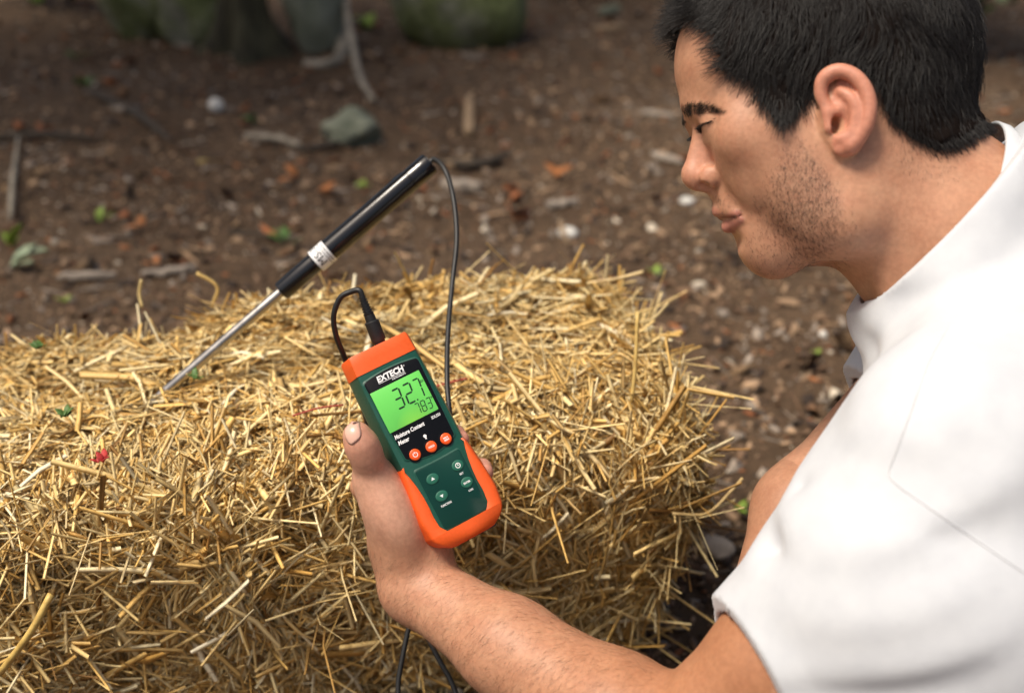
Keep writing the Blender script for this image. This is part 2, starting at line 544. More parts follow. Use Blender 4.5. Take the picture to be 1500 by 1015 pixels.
tube("twine", catmull([P(430, 622, 1.11) + [0, 0, .010], P(468, 612, 1.12) + [0, 0, .011], P(504, 606, 1.13) + [0, 0, .010]], 6) - bale_inv, .0010, m_red, bale, 5)
def leaf_tuft(name, at_, n, size, colour, parent=None, seed=3, upright=.6, off=0.0):
    rr = random.Random(seed); V, Fq = [], []
    for k in range(n):
        a = rr.random() * 6.283; d = Vector((math.cos(a), math.sin(a), upright + rr.random() * .6)).normalized()
        sd = d.cross(Vector((0, 0, 1))).normalized(); L = size * (.6 + .7 * rr.random()); wd = L * .26; up = sd.cross(d)
        o_ = Vector((rr.uniform(-1, 1), rr.uniform(-1, 1), 0)) * size * .35
        i0 = len(V)
        for t, ww, h_ in ((0, .15, 0), (.35, 1, .05), (.7, .8, .02), (1, .05, -.08)):
            for s_ in (-1, 0, 1):
                V.append(o_ + d * L * t + sd * s_ * wd * ww + up * (h_ * L + abs(s_) * wd * .25))
        for q in range(3):
            for s_ in range(2):
                c0 = i0 + q * 3 + s_; Fq.append((c0, c0 + 1, c0 + 4, c0 + 3))
    me = mesh_from(name, [tuple(q) for q in V], Fq)
    o = link(name, me, parent, colour)
    o.location = Vector(at_)
    so = o.modifiers.new("thick", 'SOLIDIFY'); so.thickness = .0006
    return o
m_husk = simple("red husk", (.45, .035, .03), .6, 200, .3)
m_green = simple("green leaf", (.085, .17, .035), .55, 60, .35)
m_lime = simple("lime leaf", (.22, .34, .035), .5, 60, .3)
leaf_tuft("red_husk", P(152, 692, 1.03) - bale_inv + [0, 0, .012], 5, .010, m_husk, bale, 4)
for q, (x, y, d) in enumerate(((290, 570, 1.165), (98, 627, 1.06), (62, 525, 1.18))):
    leaf_tuft("green_sprig", P(x, y, d) - bale_inv + [0, 0, .012], 9, .009, m_green, bale, 10 + q)
# =================================================================== MOISTURE METER
MYAW = math.radians(17); MROLL = math.radians(26.5)
xd = np.array([math.cos(MROLL), math.sin(MROLL), 0]); yd = np.array([-math.sin(MROLL), math.cos(MROLL), 0]); zc = np.array([0, 0, 1.0])
mx = xd * math.cos(MYAW) - zc * math.sin(MYAW); mz = xd * math.sin(MYAW) + zc * math.cos(MYAW); my = yd
tl = math.radians(3)
my, mz = my * math.cos(tl) - mz * math.sin(tl), mz * math.cos(tl) + my * math.sin(tl)
MO = W(C(624.5, 646, .975))
def cdir(v): return v[0] * RIGHT + v[1] * UP + v[2] * BACK
MW = Matrix([[*q] for q in np.stack([cdir(mx), cdir(my), cdir(mz)], 1)])
meter = empty("moisture_meter", MO, MW.to_euler())
tag(meter, "green and orange handheld moisture meter with lit green screen, held in the hand", "meter")
MM = .001
m_mgreen = simple("green casing", (.006, .072, .048), .42, 500, .06, 1400, .10, .0002)
m_mgreen2 = simple("green keypad foil", (.003, .040, .027), .14)
m_key = simple("green rubber key", (.012, .12, .075), .5)
m_orange = simple("orange rubber", (.80, .105, .012), .5, 400, .05, 1600, .15, .0002)
m_obtn = simple("orange button", (.84, .10, .012), .35)
m_black = simple("black gloss foil", (.006, .006, .007), .16, spec=.25)
m_white = simple("white print", (.85, .85, .85), .5)
m_seg = simple("dark screen segment", (.008, .035, .012), .4)
m_dblack = simple("black plastic", (.012, .012, .012), .45)

def loft(name, secs, mat, parent=meter, smooth_ang=35, cap=True):
    """secs: list of (list of (x,y,z) mm), same count, closed rings"""
    n = len(secs[0]); V = [tuple(np.array(p) * MM) for s in secs for p in s]; Fq = []
    for i in range(len(secs) - 1):
        for k in range(n):
            k2 = (k + 1) % n
            Fq.append((i * n + k, i * n + k2, (i + 1) * n + k2, (i + 1) * n + k))
    if cap:
        Fq.append(tuple(range(n))[::-1]); Fq.append(tuple(range((len(secs) - 1) * n, len(secs) * n)))
    me = mesh_from(name, V, Fq)
    o = link(name, me, parent, mat); set_smooth_angle(o, smooth_ang)
    return o

def hw(y):                                    # half width of the casing's front face at height y
    ys_ = [-90, -86, -78, -62, -45, -30, -16, -5, 20, 60, 76, 93]
    ws_ = [18, 27, 32.5, 34.5, 33.5, 31.5, 30.0, 30.0, 30.0, 29.0, 28.2, 27.2]
    return float(np.interp(y, ys_, ws_))
def section(y, grow=0.0, zf=0.0, zb=-40.0, flare=4.5, fb=1.6):
    w = hw(y) + grow; fl = flare
    z0 = zf + grow * .0
    return [(-w + fb, y, z0), (-w * .5, y, z0 + .5), (0, y, z0 + .7), (w * .5, y, z0 + .5), (w - fb, y, z0), (w - fb * .3, y, z0 - fb * .35), (w, y, z0 - fb * 1.1), (w + fl, y, z0 - 18), (w + fl, y, z0 - 26), (w + fl - 3, y, zb + 5), (w + fl - 9, y, zb),
            (-w - fl + 9, y, zb), (-w - fl + 3, y, zb + 5), (-w - fl, y, z0 - 26), (-w - fl, y, z0 - 18), (-w, y, z0 - fb * 1.1), (-w + fb * .3, y, z0 - fb * .35)]
ylev = [-84, -78, -70, -62, -54, -45, -38, -30, -22, -16, -10, -5, 8, 20, 40, 60, 75.2]
loft("casing", [section(y) for y in ylev], m_mgreen)
loft("top_band", [section(y, .5 if y < 92 else -.2, .5 if y < 92 else 0) for y in (75.2, 75.8, 84, 91.6, 93)], m_orange)
# orange grip: two side wings and a round heel, open in the middle where the keypad sits
def grip_inner(y):                            # half width of the opening in the grip
    return float(np.interp(y, [-76, -70, -60, -50, -40, -30, -20, -12], [19, 23.5, 24.5, 24.0, 24.4, 25.6, 27.6, 30.2]))
yl = np.linspace(-76, -11.5, 22)
for s in (-1, 1):
    secs = []
    for y in yl:
        t_ = min(1.0, max(0.0, (-11.5 - y) / 8)); g = .3 + 2.0 * math.sqrt(t_)
        wo = hw(y) + g; wi = grip_inner(y); zt = .2 + 2.2 * math.sqrt(t_)
        wi = min(wi, wo - 1.2)
        secs.append([(s * wi, y, -1.2), (s * wi, y, zt * .6), (s * (wi + min(2, .3 * (wo - wi))), y, zt), (s * (wo - 2.6), y, zt - .2), (s * (wo - .6), y, zt - 2.2), (s * wo, y, zt - 5),
                     (s * (wo + 4.2), y, -17), (s * (wo + 4.4), y, -27), (s * (wo + 1), y, -38), (s * (wo - 3), y, -38), (s * (wo - 3), y, -1.6)])
    loft("grip", secs, m_orange, smooth_ang=50)
secs = []
for q, y in enumerate((-75.8, -79, -83, -86.5, -89, -90.6, -91.4)):
    g = (2.3, 2.3, 2.2, 1.6, .6, -1.2, -4.5)[q]; zt = (2.4, 2.4, 2.3, 1.7, .6, -1.2, -4.0)[q]
    w = hw(max(y, -88)) + g
    secs.append([(-w + 2.6, y, zt), (0, y + (0 if q else -.2), zt + .6), (w - 2.6, y, zt), (w - .6, y, zt - 2), (w, y, zt - 5), (w + 4.2 - q * .8, y, -17), (w + 4.4 - q, y, -27), (w - 3 - q, y, -38 + q), (-w + 3 + q, y, -38 + q), (-w - 4.4 + q, y, -27), (-w - 4.2 + q * .8, y, -17), (-w, y, zt - 5), (-w + .6, y, zt - 2)])
loft("heel", secs, m_orange, smooth_ang=50)
loft("foot_cap", [[(-4, y, -14), (24, y, -14), (26, y, -22), (24, y, -36), (-4, y, -36), (-6, y, -22)] for y in (-92.6, -88)], m_dblack)

def plate(name, outline, z0, z1, mat, parent=meter, bevel=.35):
    """flat panel with a bevelled rim, outline counter-clockwise in mm"""
    o_ = np.array(outline); c = o_.mean(0)
    ins = c + (o_ - c) * (1 - bevel / np.linalg.norm(o_ - c, axis=1)[:, None])
    return loft(name, [[(x, y, z0) for x, y in o_], [(x, y, z1 - bevel * .5) for x, y in o_], [(x, y, z1) for x, y in ins]], mat, parent, 30)
def rrect(x0, y0, x1, y1, r, n=5, top=0.0, bot=0.0, xb0=None, xb1=None):
    """rounded outline; top/bot bow the upper and lower edge outwards, xb0/xb1 set a different lower width"""
    xb0 = x0 if xb0 is None else xb0; xb1 = x1 if xb1 is None else xb1
    pts = []
    def arc(cx, cy, a0, a1):
        for k in range(n + 1):
            a = math.radians(a0 + (a1 - a0) * k / n); pts.append((cx + r * math.cos(a), cy + r * math.sin(a)))
    arc(xb0 + r, y0 + r, 180, 270)
    for k in range(1, 8): t = k / 8; pts.append((xb0 + r + (xb1 - xb0 - 2 * r) * t, y0 - bot * 4 * t * (1 - t)))
    arc(xb1 - r, y0 + r, 270, 360); arc(x1 - r, y1 - r, 0, 90)
    for k in range(1, 8): t = k / 8; pts.append((x1 - r + (x0 + 2 * r - x1) * t, y1 + top * 4 * t * (1 - t)))
    arc(x0 + r, y1 - r, 90, 180)
    return pts
plate("display_rim", rrect(-27.6, -8.5, 27.2, 69.5, 4, 6, 2.0, 5.2, -24.6, 25.6), -.2, 1.3, m_mgreen, bevel=1.0)
plate("display_panel", rrect(-26.2, -7.2, 25.8, 68.3, 3.4, 6, 2.0, 5.0, -23.2, 24.2), .9, 1.55, m_black, bevel=.3)
plate("keypad_rim", rrect(-22.4, -75.2, 23.4, -17.2, 3, 5, -.6, 3.0, -22, 23), .2, 1.15, m_mgreen, bevel=.6)
plate("keypad_panel", rrect(-21.2, -74, 22.2, -18.4, 2.4, 5, -.6, 3.0, -20.8, 21.8), .8, 1.5, m_mgreen2, bevel=.3)
# lit liquid-crystal screen
m_lcd, nt, b = mat_new("lit green screen")
tc = node(nt, "ShaderNodeTexCoord"); mp = node(nt, "ShaderNodeMapping"); nt.links.new(tc.outputs["Object"], mp.inputs[0])
mp.inputs["Location"].default_value = (.0235, -.030, 0); mp.inputs["Scale"].default_value = (45, 30, 1)
gr = node(nt, "ShaderNodeTexGradient", gradient_type='SPHERICAL'); nt.links.new(mp.outputs[0], gr.inputs[0])
rr_ = ramp(nt, gr.outputs["Fac"], [(0, (.105, .44, .075)), (.8, (.26, .60, .055))])
nt.links.new(rr_.outputs[0], b.inputs["Base Color"]); nt.links.new(rr_.outputs[0], b.inputs["Emission Color"])
b.inputs["Emission Strength"].default_value = .38; b.inputs["Roughness"].default_value = .2
SX0, SX1, SY0, SY1 = -25.2, 22.0, 19.8, 57.6
screen = plate("screen", rrect(SX0, SY0, SX1, SY1, .6, 2), 1.45, 1.72, m_lcd, bevel=.15)
# seven-segment digits
def digit(ch, x, y, w, h, sk=.10, t=.165):
    segs = {'0': 'abcdef', '1': 'bc', '2': 'abged', '3': 'abgcd', '4': 'fgbc', '5': 'afgcd', '6': 'afgedc', '7': 'abc', '8': 'abcdefg', '9': 'abcfgd'}[ch]
    T = t * w * 1.15; g = T * .16; h2 = h / 2
    def hb(yc): return [(T * .5 + g, yc), (T + g, yc + T / 2), (w - T - g, yc + T / 2), (w - T * .5 - g, yc), (w - T - g, yc - T / 2), (T + g, yc - T / 2)]
    def vb(xc, y0, y1): return [(xc, y0 + T * .5 + g), (xc + T / 2, y0 + T + g), (xc + T / 2, y1 - T - g), (xc, y1 - T * .5 - g), (xc - T / 2, y1 - T - g), (xc - T / 2, y0 + T + g)]
    sh = {'a': hb(h - T / 2), 'g': hb(h2), 'd': hb(T / 2), 'f': vb(T / 2, h2 - T / 2 + 0, h), 'b': vb(w - T / 2, h2 - T / 2, h), 'e': vb(T / 2, 0, h2 + T / 2), 'c': vb(w - T / 2, 0, h2 + T / 2)}
    return [[(x + px_ + sk * py_, y + py_) for px_, py_ in sh[q]] for q in segs]
def flat_polys(name, polys, z, mat, parent, th=.12):
    V, Fq = [], []
    for p in polys:
        i0 = len(V); n = len(p)
        ar = sum(p[k][0] * p[(k + 1) % n][1] - p[(k + 1) % n][0] * p[k][1] for k in range(n))
        if ar < 0: p = p[::-1]
        V += [(x * MM, y * MM, z * MM) for x, y in p] + [(x * MM, y * MM, (z + th) * MM) for x, y in p]
        Fq.append(tuple(range(i0 + n, i0 + 2 * n)))
        for k in range(n): k2 = (k + 1) % n; Fq.append((i0 + k, i0 + k2, i0 + n + k2, i0 + n + k))
    return link(name, mesh_from(name, V, Fq, False), parent, mat)
def disc(x, y, r, n=14): return [(x + r * math.cos(6.2832 * k / n), y + r * math.sin(6.2832 * k / n)) for k in range(n)]
def arcband(x, y, r0, r1, a0, a1, n=12):
    o_ = []
    for k in range(n):
        b0, b1 = math.radians(a0 + (a1 - a0) * k / n), math.radians(a0 + (a1 - a0) * (k + 1) / n)
        o_.append([(x + r0 * math.cos(b0), y + r0 * math.sin(b0)), (x + r1 * math.cos(b0), y + r1 * math.sin(b0)), (x + r1 * math.cos(b1), y + r1 * math.sin(b1)), (x + r0 * math.cos(b1), y + r0 * math.sin(b1))])
    return o_
dp = digit('3', -10.2, 34.2, 8.2, 18.2) + digit('2', .2, 34.2, 8.2, 18.2) + digit('7', 10.0, 34.2, 7.0, 18.2) + [disc(9.4, 35, .75)]
flat_polys("reading", dp, 1.73, m_seg, screen)
dp = digit('7', 3.4, 23.0, 4.2, 10) + digit('8', 8.8, 23.0, 4.6, 10) + digit('3', 14.4, 23.0, 4.4, 10)
flat_polys("second_reading", dp, 1.73, m_seg, screen)

FONT_CACHE = {}
def text_mesh(body_, size, bold=0.0, shear=0.0, ext=.00006, align='LEFT', xs_=1.0):
    cu = bpy.data.curves.new("lettering", 'FONT'); cu.body = body_; cu.size = size; cu.offset = bold; cu.shear = shear; cu.extrude = ext
    cu.align_x = align; cu.align_y = 'BOTTOM_BASELINE'; cu.resolution_u = 3
    o = bpy.data.objects.new("lettering", cu); COL.objects.link(o)
    dg = bpy.context.evaluated_depsgraph_get(); dg.update()
    me = bpy.data.meshes.new_from_object(o.evaluated_get(dg), depsgraph=dg)
    bpy.data.objects.remove(o); bpy.data.curves.remove(cu)
    if xs_ != 1.0:
        for v in me.vertices: v.co.x *= xs_
    me.name = "lettering"
    return me
def text_on(body_, x, y, z, h, width, mat, parent, bold=.02, shear=0.0, align='LEFT', name="lettering"):
    """lettering of cap height h, squeezed to width (mm)"""
    s = h / .72 * MM
    me = text_mesh(body_, s, bold * s, shear, .00005, 'LEFT')
    xs2 = [v.co.x for v in me.vertices]; w0 = max(xs2) - min(xs2); x0_ = min(xs2); k = width * MM / w0
    for v in me.vertices: v.co.x = (v.co.x - x0_) * k - (width * MM / 2 if align == 'CENTER' else 0)
    o = link(name, me, parent, mat); o.location = (x * MM, y * MM, z * MM)
    return o
text_on("%RH", 17.4, 46.8, 1.76, 2.4, 4.0, m_seg, screen)
text_on("°F", 19.4, 30.4, 1.76, 2.2, 2.4, m_seg, screen)
dpn = bpy.data.objects["display_panel"]
text_on("EXTECH", -14.4, 62.9, 1.62, 5.2, 25.4, m_white, dpn, .045, .12)
flat_polys("underline", [[(-14.6, 61.6), (10.6, 61.6), (10.7, 62.0), (-14.5, 62.0)]], 1.58, m_white, dpn, .05)
text_on("INSTRUMENTS", -2.2, 59.7, 1.62, 1.25, 12.8, m_white, dpn, .02)
text_on("®", 11.6, 66.2, 1.62, 1.2, 1.2, m_white, dpn)
text_on("Moisture Content", -23.4, 12.9, 1.62, 3.6, 28.6, m_white, dpn, .035, .18)
text_on("Meter", -22.9, 7.2, 1.62, 3.6, 10.6, m_white, dpn, .035, .18)
text_on("SDL550", 12.6, 14.4, 1.62, 2.5, 8.8, m_white, dpn, .02, .18)
flat_polys("lamp_symbol", [disc(.6, 4.4, 1.5), [(-.1, 1.6), (1.3, 1.6), (1.3, 3.2), (-.1, 3.2)]], 1.58, m_white, dpn, .05)

def button(name, x, y, rx, ry, z, h, mat, ring=None):
    n = 28; secs = []
    for rr2, zz in ((1.0, 0), (1.0, h * .55), (.94, h * .82), (.80, h), (.45, h * 1.06), (.05, h * 1.08)):
        secs.append([(x + rx * rr2 * math.cos(6.2832 * k / n), y + ry * rr2 * math.sin(6.2832 * k / n), z + zz) for k in range(n)])
    o = loft(name, secs, mat, smooth_ang=60)
    if ring:
        secs = [[(x + rx * q * math.cos(6.2832 * k / n), y + ry * q * math.sin(6.2832 * k / n), z + zz) for k in range(n)] for q, zz in ((1.28, -.05), (1.22, .22), (1.1, .22), (1.05, -.05))]
        loft("button_ring", secs, ring, o, cap=False)
    return o
bt = button("button", -14.3, -5.9, 5.0, 5.0, 1.5, 1.5, m_obtn, m_black)
flat_polys("power_symbol", arcband(-14.3, -5.9, 1.7, 2.3, 115, 425, 14) + [[(-14.6, -5.4), (-14.0, -5.4), (-14.0, -3.3), (-14.6, -3.3)]], 3.12, m_white, bt, .06)
bt = button("button", 1.3, -6.2, 5.0, 5.0, 1.5, 1.5, m_obtn, m_black); text_on("HOLD", 1.3, -6.9, 3.16, 1.7, 5.6, m_white, bt, .04, 0, 'CENTER')
bt = button("button", 15.8, -5.9, 5.0, 5.0, 1.5, 1.5, m_obtn, m_black); text_on("MAX", 15.8, -5.6, 3.16, 1.5, 4.6, m_white, bt, .04, 0, 'CENTER'); text_on("MIN", 15.8, -7.6, 3.16, 1.5, 4.4, m_white, bt, .04, 0, 'CENTER')
k = button("key", -10.3, -31.0, 5.6, 4.6, 1.45, .8, m_key); flat_polys("arrow", [[(-12.0, -32), (-8.6, -32), (-10.3, -29.4)]], 2.34, m_white, k, .05)
k = button("key", -9.9, -47.4, 5.6, 4.6, 1.45, .8, m_key); flat_polys("arrow", [[(-11.6, -46.4), (-9.9, -49.0), (-8.2, -46.4)]], 2.34, m_white, k, .05)
k = button("key", 14.4, -30.8, 5.4, 4.6, 1.45, .8, m_key); flat_polys("clock_symbol", arcband(14.4, -30.8, 1.7, 2.4, 0, 360, 18) + [[(14.1, -31.1), (14.7, -31.1), (14.7, -29.5), (14.1, -29.5)], [(14.1, -31.1), (15.7, -31.1), (15.7, -30.6), (14.1, -30.6)]], 2.34, m_white, k, .05)
k = button("key", 14.8, -47.2, 5.4, 4.6, 1.45, .8, m_key); text_on("ENTER", 14.8, -48.0, 2.40, 1.7, 6.4, m_white, k, .04, 0, 'CENTER')
kp = bpy.data.objects["keypad_panel"]
text_on("FUNCTION", -9.6, -56.2, 1.56, 1.8, 9.8, m_white, kp, .03, 0, 'CENTER')
text_on("SET", 14.2, -39.2, 1.56, 1.6, 3.8, m_white, kp, .03, 0, 'CENTER')
text_on("LOG", 15.0, -55.2, 1.56, 1.6, 4.2, m_white, kp, .03, 0, 'CENTER')

# =================================================================== PROBE, CABLE AND PLUG
m_gloss = simple("gloss black plastic", (.006, .006, .007), .12, coat=.3)
m_steel = simple("brushed steel", (.42, .40, .37), .30, 90, .12, 900, .1, .0003, metal=1.0)
m_label = simple("white sticker", (.80, .80, .80), .45)
m_ink = simple("black ink", (.01, .01, .01), .5)
m_rubber = simple("black cable rubber", (.012, .012, .012), .48)
pA = P(411, 428, 1.211); pB = P(630, 239, 1.215)                    # handle: lower and upper end
ax = pB - pA; HL = np.linalg.norm(ax); ax /= HL
tip = pA - ax * .30
probe = empty("moisture_probe", tuple(pA), Vector(ax).to_track_quat('Z', 'Y').to_euler())
tag(probe, "long black moisture probe with steel rod stuck in the straw and black cable", "probe")
bpy.context.view_layer.update()
PI_ = probe.matrix_world.inverted()
def ploc(p): return np.array(PI_ @ Vector(p))
def lathe(name, prof, mat, parent, n=28, ang=35):
    V, Fq = [], []
    for z, r2 in prof:
        for k in range(n): V.append((r2 * math.cos(6.2832 * k / n), r2 * math.sin(6.2832 * k / n), z))
    for i in range(len(prof) - 1):
        for k in range(n): k2 = (k + 1) % n; Fq.append((i * n + k, i * n + k2, (i + 1) * n + k2, (i + 1) * n + k))
    Fq.append(tuple(range(n))[::-1]); Fq.append(tuple(range((len(prof) - 1) * n, len(prof) * n)))
    o = link(name, mesh_from(name, V, Fq), parent, mat); set_smooth_angle(o, ang); return o
r1, r2_ = .0110, .0124
zl0, zl1 = HL * .235, HL * .325
lathe("rod", [(-.30, .0012), (-.285, .0055), (.002, .0055)], m_steel, probe)
hd = lathe("handle", [(0, r1 * .72), (.0008, r1 * .92), (.003, r1), (zl0 - .002, r1), (zl0 - .001, r2_), (HL - .028, r2_), (HL - .0275, r2_ * .955), (HL - .0268, r2_ * .955), (HL - .0262, r2_), (HL - .002, r2_), (HL, r2_ * .93)], m_gloss, probe)
lb = lathe("label", [(zl0, r2_ + .0002), (zl0, r2_ + .0004), (zl1, r2_ + .0004), (zl1, r2_ + .0002)], m_label, probe)
lathe("label_line", [(zl1 - .0062, r2_ + .00035), (zl1 - .0062, r2_ + .0006), (zl1 - .0056, r2_ + .0006), (zl1 - .0056, r2_ + .00035)], m_ink, lb)
# which way round the handle faces the viewer
tocam = PI_.to_3x3() @ Vector(CAM_P - (pA + ax * zl0)).normalized(); phi0 = math.atan2(tocam.y, tocam.x)
def wrap_text(txt, z, size, mat, phi, flip=1, bold=.02):
    me = text_mesh(txt, size, bold * size, 0, .00004, 'CENTER')
    for v in me.vertices:
        a = phi + flip * v.co.x / r2_; rr2 = r2_ + .00055 + v.co.z
        v.co = Vector((rr2 * math.cos(a), rr2 * math.sin(a), z + flip * v.co.y))
    return link("lettering", me, lb, mat)
wrap_text("MS-7000", zl0 + .0108, .0120, m_ink, phi0 - 1.05, -1, 0.0)
wrap_text("MOISTURE SENSOR", zl1 - .0018, .0028, m_ink, phi0, -1, 0.0)
lathe("end_cap", [(HL - .0012, r2_ * .80), (HL + .0006, r2_ * .80), (HL + .0006, r2_ * .40)], m_dblack, probe)
# small raised catch on the upper side of the handle
upn = PI_.to_3x3() @ Vector(UP - RIGHT * .6).normalized(); ph = math.atan2(upn.y, upn.x)
V = []; Fq = []
for i in range(7):
    for j in range(5):
        a = ph + (j - 2) * .12; e_ = .0013 * (1 - ((i - 3) / 3.2) ** 2) * (1 - ((j - 2) / 2.3) ** 2)
        V.append(((r2_ + e_) * math.cos(a), (r2_ + e_) * math.sin(a), HL - .047 + i * .0028))
for i in range(6):
    for j in range(4): Fq.append((i * 5 + j, i * 5 + j + 1, (i + 1) * 5 + j + 1, (i + 1) * 5 + j))
link("catch", mesh_from("catch", V, Fq), probe, m_gloss)
# plug in the meter's top
def mloc(x, y, z): return np.array(MO) + (cdir(mx) * x + cdir(my) * y + cdir(mz) * z) * MM
pl0 = mloc(6, 92.5, -17); pl1 = P(529, 432, .992); pax = (pl1 - pl0); PLEN = np.linalg.norm(pax); pax /= PLEN
plug_m = Vector(pax).to_track_quat('Z', 'Y').to_matrix().to_4x4(); plug_m.translation = Vector(pl0)
def to_probe(o): o.matrix_local = PI_ @ plug_m
S_ = PLEN
pg = lathe("plug", [(0, .0052), (S_ * .10, .0052), (S_ * .10, .0062), (S_ * .12, .0064), (S_ * .47, .0064), (S_ * .48, .0058), (S_ * .49, .0048), (S_ * .60, .0046), (S_ * .61, .0040)], m_rubber, probe); to_probe(pg)
lathe("plug_ring", [(-.001, .0058), (S_ * .035, .0058), (S_ * .035, .0050)], m_steel, pg)
prof = [(S_ * .60, .0040)]
for k in range(7):
    z = S_ * (.62 + .052 * k); rr2 = .0046 - .00022 * k
    prof += [(z, rr2), (z + S_ * .030, rr2), (z + S_ * .032, rr2 - .0010), (z + S_ * .050, rr2 - .0010)]
lathe("strain_relief", prof, m_rubber, pg)
c1_ = catmull([pB - ax * .002, pB + ax * .006, P(652, 250, 1.20), P(664, 290, 1.19), P(669, 350, 1.17), P(662, 420, 1.15), P(656, 490, 1.12), P(655, 560, 1.09), P(659, 620, 1.075), P(655, 700, 1.085), P(636, 800, 1.10),
               P(604, 900, 1.10), P(590, 960, 1.095), P(583, 1012, 1.09), P(592, 1075, 1.08), P(640, 1100, 1.07), P(676, 1060, 1.07), P(664, 1005, 1.08), P(640, 960, 1.085), P(612, 900, 1.09), P(580, 800, 1.10), P(555, 690, 1.085),
               P(530, 590, 1.055), P(504, 522, 1.022), P(492, 490, 1.008), P(489, 462, 1.0), P(498, 437, .996), P(513, 428, .994), pl1 + pax * .004, pl1 - pax * .004], 10)
tube("cable", [ploc(p) for p in c1_], .0026, m_rubber, probe, 8)
# =================================================================== PERSON
class SDF:
    """smooth implicit body: an ordered list of round cones and ellipsoids, joined or cut with soft blends"""
    def __init__(s):
        s.p = []; s.post = None
    def rc(s, a, b, ra, rb, k=0.01, op='u', flat=None, mir=None):
        a = np.asarray(a, float); b = np.asarray(b, float)
        s._add(('rc', a, b, ra, rb, flat), (a + b) / 2, np.linalg.norm(b - a) / 2 + max(ra, rb) * (flat[1] if flat and flat[1] > 1 else 1), k, op)
        if mir is not None:
            a2 = a * [1, 1, -1] + [0, 0, 2 * mir]; b2 = b * [1, 1, -1] + [0, 0, 2 * mir]
            s.rc(a2, b2, ra, rb, k, op, flat)
    def el(s, c, r, k=0.01, op='u', rot=(0, 0, 0), mir=None):
        c = np.asarray(c, float); r = np.asarray(r, float)
        rx, ry, rz = map(math.radians, rot)
        R = np.array((Matrix.Rotation(rz, 3, 'Z') @ Matrix.Rotation(ry, 3, 'Y') @ Matrix.Rotation(rx, 3, 'X')))
        s._add(('el', c, r, R), c, r.max(), k, op)
        if mir is not None:
            M = np.diag([1., 1, -1])
            s._add(('el', c * [1, 1, -1] + [0, 0, 2 * mir], r, M @ R @ M), c * [1, 1, -1] + [0, 0, 2 * mir], r.max(), k, op)
    def chain(s, pts, rad, k=0.004, op='u', k0=None, mir=None):
        rad = np.broadcast_to(np.asarray(rad, float), (len(pts),))
        for i in range(len(pts) - 1):
            s.rc(pts[i], pts[i + 1], rad[i], rad[i + 1], k0 if (i == 0 and k0) else k, op, mir=mir)
    def _add(s, prim, c, r, k, op):
        s.p.append((prim, np.asarray(c, float), float(r), k, op))
    def freeze(s):
        s.cc = np.array([q[1] for q in s.p]); s.cr = np.array([q[2] for q in s.p]); s.ck = np.array([q[3] for q in s.p])
    @staticmethod
    def prim(q, P):
        if q[0] == 'rc':
            _, a, b, ra, rb, flat = q
            if flat is not None:
                n, sc = flat; n = np.asarray(n, float); n = n / np.linalg.norm(n)
                P = P + ((P - a) @ n)[:, None] * n * (1 / sc - 1)
                b = b + n * ((b - a) @ n) * (1 / sc - 1)
            ba = b - a; pa = P - a
            t = np.clip(pa @ ba / (ba @ ba + 1e-12), 0, 1)
            d = np.linalg.norm(pa - t[:, None] * ba, axis=1) - (ra + (rb - ra) * t)
            return d
        _, c, r, R = q
        l = (P - c) @ R
        k0 = np.linalg.norm(l / r, axis=1); k1 = np.linalg.norm(l / (r * r), axis=1)
        return np.where(k0 < 1e-4, -r.min(), k0 * (k0 - 1) / (k1 + 1e-9))
    def __call__(s, P, ctr=None, rad=None, far=0.09):
        d = np.full(len(P), far)
        if ctr is None: idx = range(len(s.p))
        else:
            idx = np.nonzero(np.linalg.norm(s.cc - ctr, axis=1) < s.cr + rad + s.ck + 0.03)[0]
        for i in idx:
            q, _, _, k, op = s.p[i]
            e = s.prim(q, P)
            if op == 'u':
                h = np.clip(0.5 + 0.5 * (d - e) / k, 0, 1)
                d = d + (e - d) * h - k * h * (1 - h)
            else:
                h = np.clip(0.5 - 0.5 * (d + e) / k, 0, 1)
                d = d + (-e - d) * h + k * h * (1 - h)
        if s.post is not None: d = s.post(P, d, ctr, rad)
        return d

